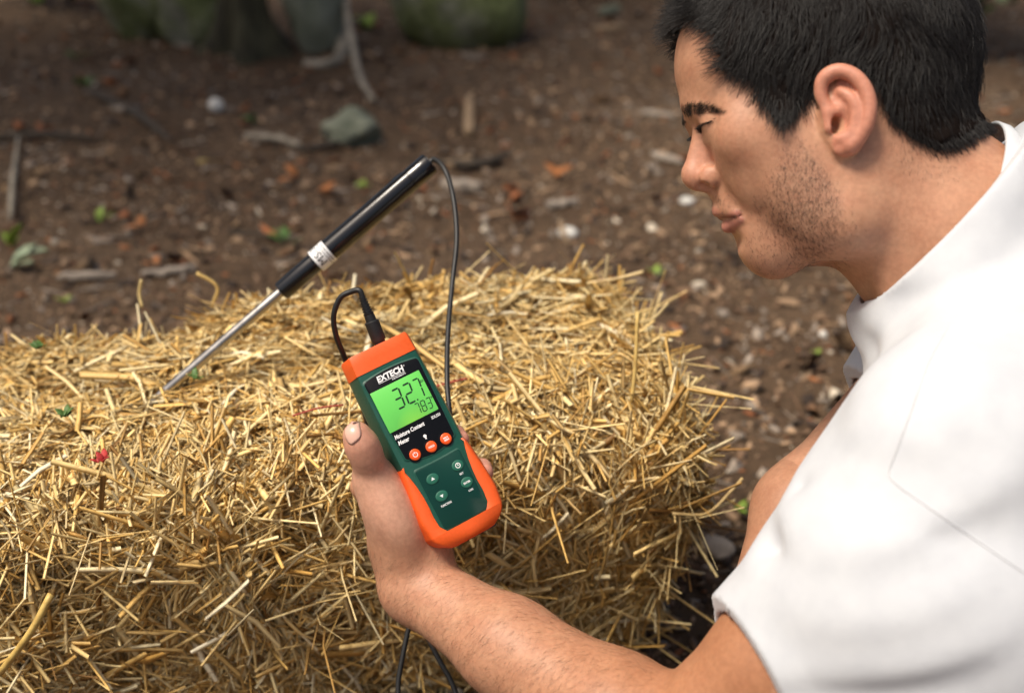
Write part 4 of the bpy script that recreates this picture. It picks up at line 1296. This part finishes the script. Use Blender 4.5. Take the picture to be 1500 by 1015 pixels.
# soft folds
folds = [((1128, 800, .80), (1290, 880, .750), .005), ((1190, 720, .80), (1360, 770, .735), .005),
         ((1262, 520, .88), (1300, 700, .79), .009)]
shirt.rc(C(1330, 850, .80), C(1500, 860, .82), .088, .105, .05)
for a_, b_, r_ in folds:
    shirt.rc(C(*a_), C(*b_), r_, r_ * .5, .026, 's')
shirt.freeze()
hem_n = norm(np.array([-.90, -.42, .12]))                    # outward along the arm
def shirt_post(Pp, d, ctr, rad):
    cyl = np.linalg.norm(np.cross(Pp - RC, nneck), axis=1)
    a_ = Pp @ np.array([.80, .60, 0]); b__ = Pp @ np.array([-.60, .80, .25]); c_ = Pp @ np.array([.1, -.2, .97])
    wob = .0036 * vnoise(np.stack([a_ * 3.5, b__ * 15, c_ * 9], 1), 31, 2) * np.clip((C(1420, 0, .8)[0] + .08 - Pp[:, 0]) / .12, .25, 1)
    bd = body(Pp, ctr, rad)
    e_ = np.maximum(bd - .0065, d - .022)
    h_ = np.clip(.5 + .5 * (d - e_) / .02, 0, 1)
    d = d + (e_ - d) * h_ - .02 * h_ * (1 - h_)
    d = d + wob
    pl = (Pp - RC) @ nneck - .0045
    d = np.where(cyl < .13, np.maximum(d, pl), d)
    ph = (Pp - HEM) @ hem_n - .015
    near_arm = (Pp[:, 0] < C(1330, 0, .83)[0]) & (Pp[:, 2] > -.95)
    d = np.where(near_arm, np.maximum(d, ph), d)
    pf = (Pp - C(1290, 600, 1.05)) @ norm(np.array([-.8, -.6, 0]))
    d = np.where(Pp[:, 2] < -.985, np.maximum(d, pf), d)
    pb = (Pp - C(1790, 900, .95)) @ norm(TORSO_B - TORSO_A) - .02
    d = np.maximum(d, pb)
    return np.maximum(d, -(bd - .0022))
shirt.post = shirt_post
sv, sq = surface(shirt, (.13, -.36, -1.16), (.76, .22, -.60), .0024, 12)
sv = relax(sv, sq, 3)
m_cloth, nt, b = mat_new("white cotton")
nz1 = noise_node(nt, 40, 4); rz = ramp(nt, nz1.outputs["Fac"], [(.3, (.53, .55, .585)), (.7, (.59, .61, .64))])
nt.links.new(rz.outputs[0], b.inputs["Base Color"]); b.inputs["Roughness"].default_value = .9
b.inputs["Specular IOR Level"].default_value = .2; b.inputs["Sheen Weight"].default_value = .25
nz2 = noise_node(nt, 42, 6, .6); nz3 = noise_node(nt, 900, 2)
bump(nt, b, mix_rgb(nt, .25, nz2.outputs["Fac"], nz3.outputs["Fac"]), .22, .0010)
tshirt = link("t_shirt", mesh_from("t_shirt", W(sv), sq), person, m_cloth)
sbvh = BVHTree.FromPolygons([Vector(q) for q in W(sv)], sq.tolist())
def on_cloth(pix, lift=.0006):
    out = []
    for x, y in pix:
        dr = Vector(W(C(x, y, 1.0)) - CAM_P).normalized()
        h_ = sbvh.ray_cast(Vector(CAM_P), dr)
        if h_[0] is not None: out.append(np.array(h_[0]) + np.array(h_[1]) * lift)
    return np.array(out)
m_seam = simple("seam thread", (.62, .62, .63), .9)
def seam(pix, r=.0006, taper=False):
    p = on_cloth([tuple(q[:2]) for q in catmull([(x, y, 0) for x, y in pix], 14)])
    keep = [0] + [i for i in range(1, len(p)) if np.linalg.norm(p[i] - p[i - 1]) < .03]
    if len(keep) > 3: tube("seam", p[keep], r * (np.minimum(1, np.linspace(0.05, 4, len(keep))) if taper else 1), m_seam, tshirt, 6)
seam([(1395, 470), (1362, 530), (1336, 600), (1314, 660), (1303, 690), (1310, 706), (1345, 732), (1400, 770), (1460, 812), (1530, 858)], .00030, True)
seam([(1066, 882), (1072, 918), (1088, 962), (1112, 1004), (1124, 1030)], .0005)
# collar band standing a little proud of the shirt
V, Fq = [], []
nr = 72
for i in range(nr):
    t = 2 * math.pi * i / nr
    c_ = RC + RA * math.cos(t) + RB * math.sin(t) - nneck * .012 * math.sin(t) ** 2
    o_ = norm(RA * math.cos(t) / np.linalg.norm(RA) + RB * math.sin(t) / np.linalg.norm(RB))
    for du, dv in ((.0078, -.010), (.0090, -.002), (.0062, .0062), (.0040, .0064), (.0036, -.004), (.0040, -.012)):
        V.append(c_ + o_ * du + nneck * dv)
for i in range(nr):
    j = (i + 1) % nr
    for k in range(6):
        Fq.append((i * 6 + k, j * 6 + k, j * 6 + (k + 1) % 6, i * 6 + (k + 1) % 6))
link("collar", mesh_from("collar", W(np.array(V)), Fq), tshirt, m_cloth)

# ---- trousers and shoes --------------------------------------------------------
tr = SDF()
tr.rc(C(1720, 860, .95), HIP, .128, .145, .03)
for h0, kn, an in LEGS:
    tr.rc(Wc(*h0), Wc(*kn), .092, .066, .04); tr.rc(Wc(*kn), Wc(*an), .066, .050, .015)
# the near hip folds forward under the shirt hem
tr.rc(C(1720, 1010, .86), C(1540, 1120, .86), .095, .085, .04)
tr.freeze()
tv, tq = surface(tr, (.05, -.66, -1.34), (.95, -.10, -.62), .006, 10)
m_tr = simple("black trousers", (.012, .012, .014), .85, 60, .2, 500, .3)
link("trousers", mesh_from("trousers", W(tv), tq), person, m_tr)
m_shoe = simple("dark shoe", (.03, .028, .026), .6, 30, .2)
for h0, kn, an in LEGS:
    sh = SDF(); A_ = an + np.array([.02, 0, -.005])
    sh.rc(A_, A_ + [.11, 0, -.012], .045, .036, .02); sh.rc(A_ + [.0, 0, .01], A_ + [-.03, 0, .02], .045, .05, .02); sh.freeze()
    qv, qq = surface(sh, A_ - .15, A_ + .2, .006, 10)
    link("shoe", mesh_from("shoe", qv, qq), person, m_shoe)
# =================================================================== BACKGROUND THINGS
m_moss, nt, b = mat_new("mossy rock")
n = noise_node(nt, 5, 6, .6); n2 = noise_node(nt, 34, 5, .65)
r = ramp(nt, n.outputs["Fac"], [(.38, (.11, .135, .042)), (.50, (.155, .175, .075)), (.62, (.22, .22, .165))])
r2 = ramp(nt, n2.outputs["Fac"], [(.3, (.6, .6, .6)), (.7, (1.25, 1.25, 1.2))])
nt.links.new(mix_rgb(nt, 1, r.outputs[0], r2.outputs[0], 'MULTIPLY'), b.inputs["Base Color"]); b.inputs["Roughness"].default_value = .9
bump(nt, b, n2.outputs["Fac"], .7, .02)
m_grock, nt, b = mat_new("grey green rock")
n = noise_node(nt, 7, 6, .6)
r = ramp(nt, n.outputs["Fac"], [(.35, (.12, .135, .09)), (.65, (.23, .24, .18))]); nt.links.new(r.outputs[0], b.inputs["Base Color"]); b.inputs["Roughness"].default_value = .85
bump(nt, b, n.outputs["Fac"], .7, .02)
m_wstone = simple("white stone", (.62, .60, .55), .7, 60, .2, 120, .4, .003)
m_bark, nt, b = mat_new("bark")
n = noise_node(nt, 9, 6, .65, dist=1.2); mp = node(nt, "ShaderNodeMapping"); tc = node(nt, "ShaderNodeTexCoord"); mp.inputs["Scale"].default_value = (1, 1, .18)
nt.links.new(tc.outputs["Object"], mp.inputs[0]); nt.links.new(mp.outputs[0], n.inputs["Vector"])
r = ramp(nt, n.outputs["Fac"], [(.32, (.022, .018, .011)), (.5, (.06, .054, .028)), (.68, (.105, .095, .055))]); nt.links.new(r.outputs[0], b.inputs["Base Color"]); b.inputs["Roughness"].default_value = .95
bump(nt, b, n.outputs["Fac"], 1, .03)
m_drift = simple("weathered grey wood", (.30, .26, .20), .8, 25, .35, 60, .5, .004)
m_stick = simple("dark stick bark", (.055, .042, .030), .9, 30, .35, 90, .5, .004)
m_chip = simple("pale split wood", (.28, .19, .11), .8, 40, .25, 90, .5, .003)
m_chip2 = simple("sunbleached wood", (.30, .25, .20), .8, 40, .25, 90, .5, .003)

def rock(name, loc, rad, mat, seed, label, group=None, lumps=.16, sub=4, sink=.25, cat="rock"):
    bm = bmesh.new(); bmesh.ops.create_icosphere(bm, subdivisions=sub, radius=1)
    for v in bm.verts:
        p = v.co.copy(); s_ = Vector((seed * 3.7, seed * 1.3, 0))
        d = 1 + lumps * mnoise.noise(p * 1.3 + s_) * 1.6 + lumps * .45 * mnoise.noise(p * 3.1 + s_) + lumps * .15 * mnoise.noise(p * 8 + s_)
        v.co = Vector((p.x * d * rad[0], p.y * d * rad[1], p.z * d * rad[2]))
    me = bm_mesh(name, bm); o = link(name, me, None, mat)
    o.location = (loc[0], loc[1], loc[2] + rad[2] * (1 - 2 * sink)); o.rotation_euler = (0, 0, seed * .7)
    tag(o, label, cat, group); return o
def gp(px_, py_):
    p = G(px_, py_); p[2] = ground_z(p[0], p[1])[0]; return p
R1 = "mossy boulders along the top of the clearing"
p = gp(196, 68); rock("boulder", p + [0, .25, 0], (.20, .26, .30), m_moss, 1, "large mossy boulder at the far left, its flat side toward the bale", R1, sink=.12)
p = gp(282, 76); rock("boulder", p + [0, .20, 0], (.15, .20, .24), m_moss, 2, "rounder mossy boulder wedged between the large boulder and the trunk", R1, sink=.12)
p = gp(675, 72); rock("boulder", p + [-.02, .26, 0], (.34, .27, .24), m_moss, 3, "wide green boulder standing alone right of the pale forked root", R1, sink=.18, lumps=.10)
p = gp(455, 84); rock("boulder", p + [0, .16, 0], (.105, .14, .26), m_grock, 4, "narrow grey stone standing against the right side of the tree trunk", R1, sink=.10)
p = gp(515, 207); rock("rock", p + [0, .05, 0], (.095, .075, .055), m_grock, 6, "small flat grey green rock half buried in the mulch below the pale root", lumps=.22, sink=.2)
p = gp(318, 170); rock("pebble", p, (.026, .024, .024), m_wstone, 7, "round white pebble alone on the dark soil below the boulders", None, .1, 3, .1, "pebble")
p = gp(832, 342); rock("pebble", p, (.026, .02, .014), m_wstone, 8, "pale flat pebble on the mulch behind the bale's right half", None, .1, 3, .2, "pebble")
p = gp(1006, 292); rock("pebble", p, (.020, .016, .011), m_wstone, 9, "small white pebble on the mulch just below the person's nose", None, .1, 3, .2, "pebble")
p = gp(1234, 497); rock("pebble", p, (.009, .008, .007), m_wstone, 10, "tiny white pebble next to the shirt's collar, closer of a pair", "white pebbles by the collar", .1, 3, .2, "pebble")
p = gp(1205, 492); rock("pebble", p, (.010, .008, .007), m_wstone, 11, "tiny white pebble beside the collar, farther of a pair", "white pebbles by the collar", .1, 3, .2, "pebble")
p = gp(1050, 805); rock("stone", p, (.026, .02, .012), m_chip2, 12, "flat pale stone at the foot of the bale's right end near the forearm", None, .12, 3, .25, "stone")

# tree with root flare, limbs and crown: the crown hangs over the clearing above the picture
def leaf_cloud(name, centers, radii, n, size, mat, parent, seed):
    r_ = np.random.default_rng(seed); per = n // len(centers)
    P_, Fq = [], []
    for c, ra in zip(centers, radii):
        q = r_.normal(size=(per, 3)); q /= np.linalg.norm(q, axis=1)[:, None]; q *= (r_.random(per) ** .45)[:, None] * np.array(ra)
        q += np.array(c)
        d = r_.normal(size=(per, 3)); d[:, 2] = d[:, 2] * .5 - .2; d /= np.linalg.norm(d, axis=1)[:, None]
        s_ = np.cross(d, r_.normal(size=(per, 3))); s_ /= np.linalg.norm(s_, axis=1)[:, None]
        L = size * (.6 + .8 * r_.random(per)); Wd = L * .34
        n_ = np.cross(d, s_)
        quad = np.stack([q, q + d * (L * .45)[:, None] + s_ * Wd[:, None] + n_ * (L * .1)[:, None], q + d * L[:, None], q + d * (L * .45)[:, None] - s_ * Wd[:, None] + n_ * (L * .1)[:, None]], 1)
        P_.append(quad.reshape(-1, 3))
    V = np.concatenate(P_); Fq = np.arange(len(V)).reshape(-1, 4)
    me = mesh_from(name, V, Fq, False)
    c = np.array([.055, .10, .022]) * (.5 + .9 * r_.random(len(Fq)))[:, None]
    set_col(me, np.repeat(c, 4, 0))
    return link(name, me, parent, mat)
m_leaf, nt, b = mat_new("tree leaves")
a = node(nt, "ShaderNodeAttribute", attribute_name="col"); nt.links.new(a.outputs["Color"], b.inputs["Base Color"]); b.inputs["Roughness"].default_value = .55
def tree(px_, py_, r0, seed, label, lean=(0, 0), crown=7000, crown_c=(0, 0, 3.4), h=4.2, spread=1.6, group=None):
    p = gp(px_, py_) + [0, r0 * 1.0, 0]
    t = empty("tree", tuple(p)); tag(t, label, "tree", group)
    rr = random.Random(seed)
    n = 40; lev = 26; V, Fq = [], []
    ph = [rr.random() * 6.28 for _ in range(5)]
    for i in range(lev):
        s = i / (lev - 1); z = h * s ** 1.7 - .05
        rad = r0 * (1 - .62 * s) * (1 + 1.0 * math.exp(-max(z, 0) / .11))
        for k in range(n):
            a = 6.2832 * k / n
            fl = .32 * math.exp(-max(z, 0) / .22) * (math.cos(5 * a + ph[0]) + .5 * math.cos(3 * a + ph[1])) + .05 * math.cos(9 * a + ph[2] + z)
            V.append((rad * (1 + fl) * math.cos(a) + lean[0] * s * s * h * .2 + .03 * math.sin(z * 2 + ph[3]), rad * (1 + fl) * math.sin(a) + lean[1] * s * s * h * .2, z))
    for i in range(lev - 1):
        for k in range(n): k2 = (k + 1) % n; Fq.append((i * n + k, i * n + k2, (i + 1) * n + k2, (i + 1) * n + k))
    link("trunk", mesh_from("trunk", V, Fq), t, m_bark)
    topx = np.array([lean[0] * h * .2, lean[1] * h * .2, h])
    cs, rs = [], []
    for q in range(8):
        a = q * .785 + rr.random(); z0 = h * (.55 + .4 * rr.random()); L = spread * (.6 + .6 * rr.random())
        s = (z0 / h); b0 = np.array([lean[0] * s * s * h * .2, lean[1] * s * s * h * .2, z0]); b1 = b0 + np.array([math.cos(a) * L, math.sin(a) * L, .35 + .5 * rr.random()])
        mid = (b0 + b1) / 2 + np.array([0, 0, .15])
        tube("limb", catmull([b0, mid, b1], 5), np.linspace(r0 * .32, r0 * .07, 11), m_bark, t, 8)
        cs.append(b1); rs.append((.75, .75, .5)); cs.append(mid + [0, 0, .3]); rs.append((.7, .7, .5))
    leaf_cloud("crown", cs, rs, crown, .11, m_leaf, t, seed)
    return t
tree(366, 82, .085, 3, "tree trunk with flared mossy roots between the mossy boulder and the grey stone", (.2, .1), 9000, spread=2.2)
tree(-1250, 300, .12, 5, "unseen tree added outside the left edge so its crown shades the upper left", (.6, .3), 9000, spread=1.3, h=4.0)  # added out of view, placed toward the sun to darken the upper left background
# undergrowth at the upper corners
def shrub(px_, py_, label, n, rad, size, seed, h=.5, back=.3):
    p = gp(px_, py_) + [0, back, 0]; t = empty("shrub", tuple(p)); tag(t, label, "shrub")
    rr = random.Random(seed); cs = []
    for k in range(7):
        a = rr.random() * 6.28; e = np.array([math.cos(a) * rad * .7, math.sin(a) * rad * .5, h * (.5 + .6 * rr.random())])
        tube("stem", catmull([np.zeros(3), e * [.4, .4, .6], e], 4), np.linspace(.012, .004, 9), m_stick, t, 6); cs.append(e)
    leaf_cloud("foliage", cs, [(rad * .55, rad * .5, h * .45)] * 7, n, size, m_leaf, t, seed)
    return t
shrub(40, 40, "dark leafy shrub in the shade at the upper left corner", 1500, .40, .06, 5, .55, .55)
shrub(1478, 118, "dark leafy shrub in the shade behind the person's head", 2600, .42, .06, 6, .62, .5)
shrub(900, 8, "low dark shrub behind the clearing, between the wide boulder and the hair", 1500, .5, .06, 8, .35, .5)

# pale forked root
def stick(name, pix, rad, mat, label, cat="stick", z0=.02, group=None, seg=8):
    pts = []
    for q in pix:
        p = gp(q[0], q[1]); p[2] += (q[2] if len(q) > 2 else z0); pts.append(p)
    base = pts[0].copy()
    path = catmull(np.array(pts) - base, 6); n = len(path)
    rad = np.interp(np.linspace(0, 1, n), np.linspace(0, 1, len(rad)), rad) if np.ndim(rad) else np.full(n, rad)
    rr = np.random.default_rng(len(label)); rad = rad * (1 + .06 * rr.normal(size=n))
    v, f = tube_vf(path, rad, seg)
    o = link(name, mesh_from(name, v, f), None, mat); o.location = base
    tag(o, label, cat, group); return o
st = stick("root", [(446, 92), (478, 92), (500, 82), (503, 60, .10), (496, 36, .20), (492, 0, .34)], [.016, .02, .026, .026, .022, .02], m_drift, "pale bleached root rising from the soil beside the narrow grey stone", "root", .012)
stick("branch", [(508, 62, .22), (516, 90, .12), (528, 125, .05), (548, 155, .02)], [.014, .014, .012, .008], m_drift, "thin grey branch leaning down from the pale root to the soil", "branch")
stick("stick", [(138, 150), (180, 172), (220, 195), (252, 216)], [.010, .013, .012, .007], m_stick, "dark bare stick lying slanted on the soil left of the white pebble")
stick("stick", [(-20, 216), (60, 212), (120, 215), (140, 217)], [.008, .010, .009, .006], m_stick, "long thin stick lying level at the left edge of the clearing")
stick("stick", [(440, 222), (490, 214), (540, 200), (552, 192)], [.009, .012, .012, .008], m_stick, "dark stick lying against the front of the small flat rock")
stick("stick", [(360, 205), (410, 208), (440, 216)], [.008, .010, .007], m_drift, "short grey stick lying level to the left of the small flat rock")
stick("stick", [(640, 240), (700, 245), (745, 232)], [.012, .015, .009], m_stick, "dark crooked stick lying behind the probe handle's end")
stick("stick", [(18, 330), (22, 280), (30, 215)], [.006, .007, .004], m_drift, "thin grey stick lying lengthwise at the left edge above the green leaf")
stick("stick", [(335, 345), (390, 352), (420, 362)], [.005, .006, .004], m_stick, "thin dark twig lying just behind the straw bale, left of the probe")
stick("stick", [(820, 330), (824, 345), (832, 368)], [.005, .006, .003], m_chip, "short pale twig lying lengthwise beside the pale flat pebble")
def chip(pix0, pix1, w, th, mat, label, seed, stand=0.0, group=None):
    a, b_ = gp(*pix0), gp(*pix1)
    if stand: b_ = a + np.array([(b_ - a)[0], .03, stand])
    d = b_ - a; L = np.linalg.norm(d); d /= L
    sd = np.cross(d, [0, 0, 1.0] if not stand else [0, 1.0, 0]); sd /= np.linalg.norm(sd); up = np.cross(sd, d)
    rr = np.random.default_rng(seed); V = []; n = 9
    for i in range(n):
        t = i / (n - 1); ww = w * (.55 + .45 * math.sin(math.pi * min(1, t * 1.15 + .02))) * (1 + .12 * rr.normal()); c = a + d * L * t + up * (th * .6 + .0012 * rr.normal())
        for s_, u_ in ((-1, -.3), (-.8, .35), (.1, .5), (.85, .3), (1, -.4), (0, -.5)):
            V.append(c + sd * s_ * ww / 2 + up * u_ * th * (1 + .2 * rr.normal()) - a)
    Fq = []
    for i in range(n - 1):
        for k in range(6): k2 = (k + 1) % 6; Fq.append((i * 6 + k, i * 6 + k2, (i + 1) * 6 + k2, (i + 1) * 6 + k))
    Fq.append(tuple(range(6))[::-1]); Fq.append(tuple(range((n - 1) * 6, n * 6)))
    o = link("wood_chip", mesh_from("wood_chip", V, Fq, False), None, mat); o.location = a + np.array([0, 0, .006])
    tag(o, label, "wood chip", group); return o
chip((687, 203), (688, 148), .040, .02, m_chip, "long pale wood chip pointing away up the slope, above the probe handle's end", 1)
chip((648, 272), (704, 278), .055, .02, m_chip2, "broad bleached wood chip lying just right of the probe handle's end", 2)
chip((86, 410), (170, 406), .022, .012, m_chip2, "long pale wood chip close behind the bale, left one of two", 3)
chip((208, 408), (288, 399), .022, .012, m_chip2, "long pale wood chip close behind the bale, right one of two", 4)
chip((655, 244), (690, 238), .04, .02, m_chip, "short tan wood chip lying behind the broad bleached one", 5)
chip((800, 300), (846, 294), .03, .012, m_chip2, "thin grey wood chip lying on open mulch right of the cable", 6)
chip((868, 42), (915, 40), .07, .02, m_chip, "tan wood chip lying far up the slope near the person's fringe", 7)
chip((880, 22), (905, 18), .07, .03, m_grock, "grey bark chunk lying far up the slope behind the tan chip", 8)
chip((940, 170), (990, 178), .03, .012, m_chip2, "pale wood chip just left of the person's eyebrow", 9)
chip((955, 228), (1000, 240), .03, .012, m_chip2, "bleached wood chip just left of the person's nose", 10)

def ground_leaf(px_, py_, size, mat, label, seed, cat="leaf", group=None, n=1, upright=.15):
    p = gp(px_, py_); o = leaf_tuft("leaf" if cat == "leaf" else "sprig", p + [0, 0, .012], n, size, mat, None, seed, upright)
    tag(o, label, cat, group); return o
m_yleaf = simple("yellow leaf", (.42, .30, .10), .6, 60, .25)
m_oleaf = simple("orange leaf", (.36, .13, .035), .6, 60, .3)
m_pleaf = simple("pale leaf back", (.33, .40, .26), .6, 60, .2)
ground_leaf(1083, 752, .021, m_lime, "bright lime leaf lying between the bale's right end and the forearm", 21, n=3)
ground_leaf(8, 392, .085, m_pleaf, "pale green broad leaf at the left edge behind the bale", 22, n=4, upright=.3)
ground_leaf(30, 368, .060, m_lime, "bright green leaf standing up at the left edge behind the pale leaf", 23, n=3, upright=.9)
ground_leaf(316, 240, .050, m_yleaf, "yellow leaf lying on the soil below the white pebble", 24, n=2)
ground_leaf(437, 258, .045, m_oleaf, "orange leaf lying on the soil left of the probe handle", 25, n=2)
for q, (x, y, sz, ml, lb_) in enumerate((
        (110, 90, .06, m_green, "small green sprig on bare soil left of the large mossy boulder"),
        (125, 138, .06, m_green, "small green sprig beside the upper end of the dark slanted stick"),
        (375, 187, .05, m_green, "dark green sprig right of the white pebble"),
        (540, 42, .08, m_lime, "yellow green sprig between the pale root and the wide boulder"),
        (60, 10, .08, m_lime, "yellow green sprig in front of the shrub at the upper left"),
        (152, 330, .035, m_lime, "low yellow green sprig on the mulch behind the bale's left half"),
        (425, 360, .035, m_green, "flat green sprig on the mulch left of the probe's label"),
        (532, 272, .022, m_lime, "small yellow green leaf shoot above the middle of the probe handle"),
        (1197, 525, .012, m_lime, "tiny yellow green sprout on the mulch left of the shirt collar"),
        (95, 446, .02, m_lime, "tiny yellow sprout just behind the bale's back edge"),
        (960, 405, .018, m_lime, "tiny green sprout right of the long straw at the bale's back corner"))):
    ground_leaf(x, y, sz, ml, lb_, 40 + q, "sprig", None, 5, .5)
for q, (x, y, sz, lb_) in enumerate((
        (470, 282, .05, "rust coloured leaf on the mulch above the lower probe handle"),
        (195, 340, .06, "large rust coloured leaf on the mulch behind the bale's left half"),
        (815, 258, .05, "orange leaf on open mulch between the cable and the person's lips"),
        (230, 395, .03, "small orange leaf just above the right pale wood chip"),
        (340, 75, .07, "orange leaf at the foot of the tree trunk"))):
    ground_leaf(x, y, sz, m_oleaf, lb_, 70 + q, "leaf", None, 2, .12)
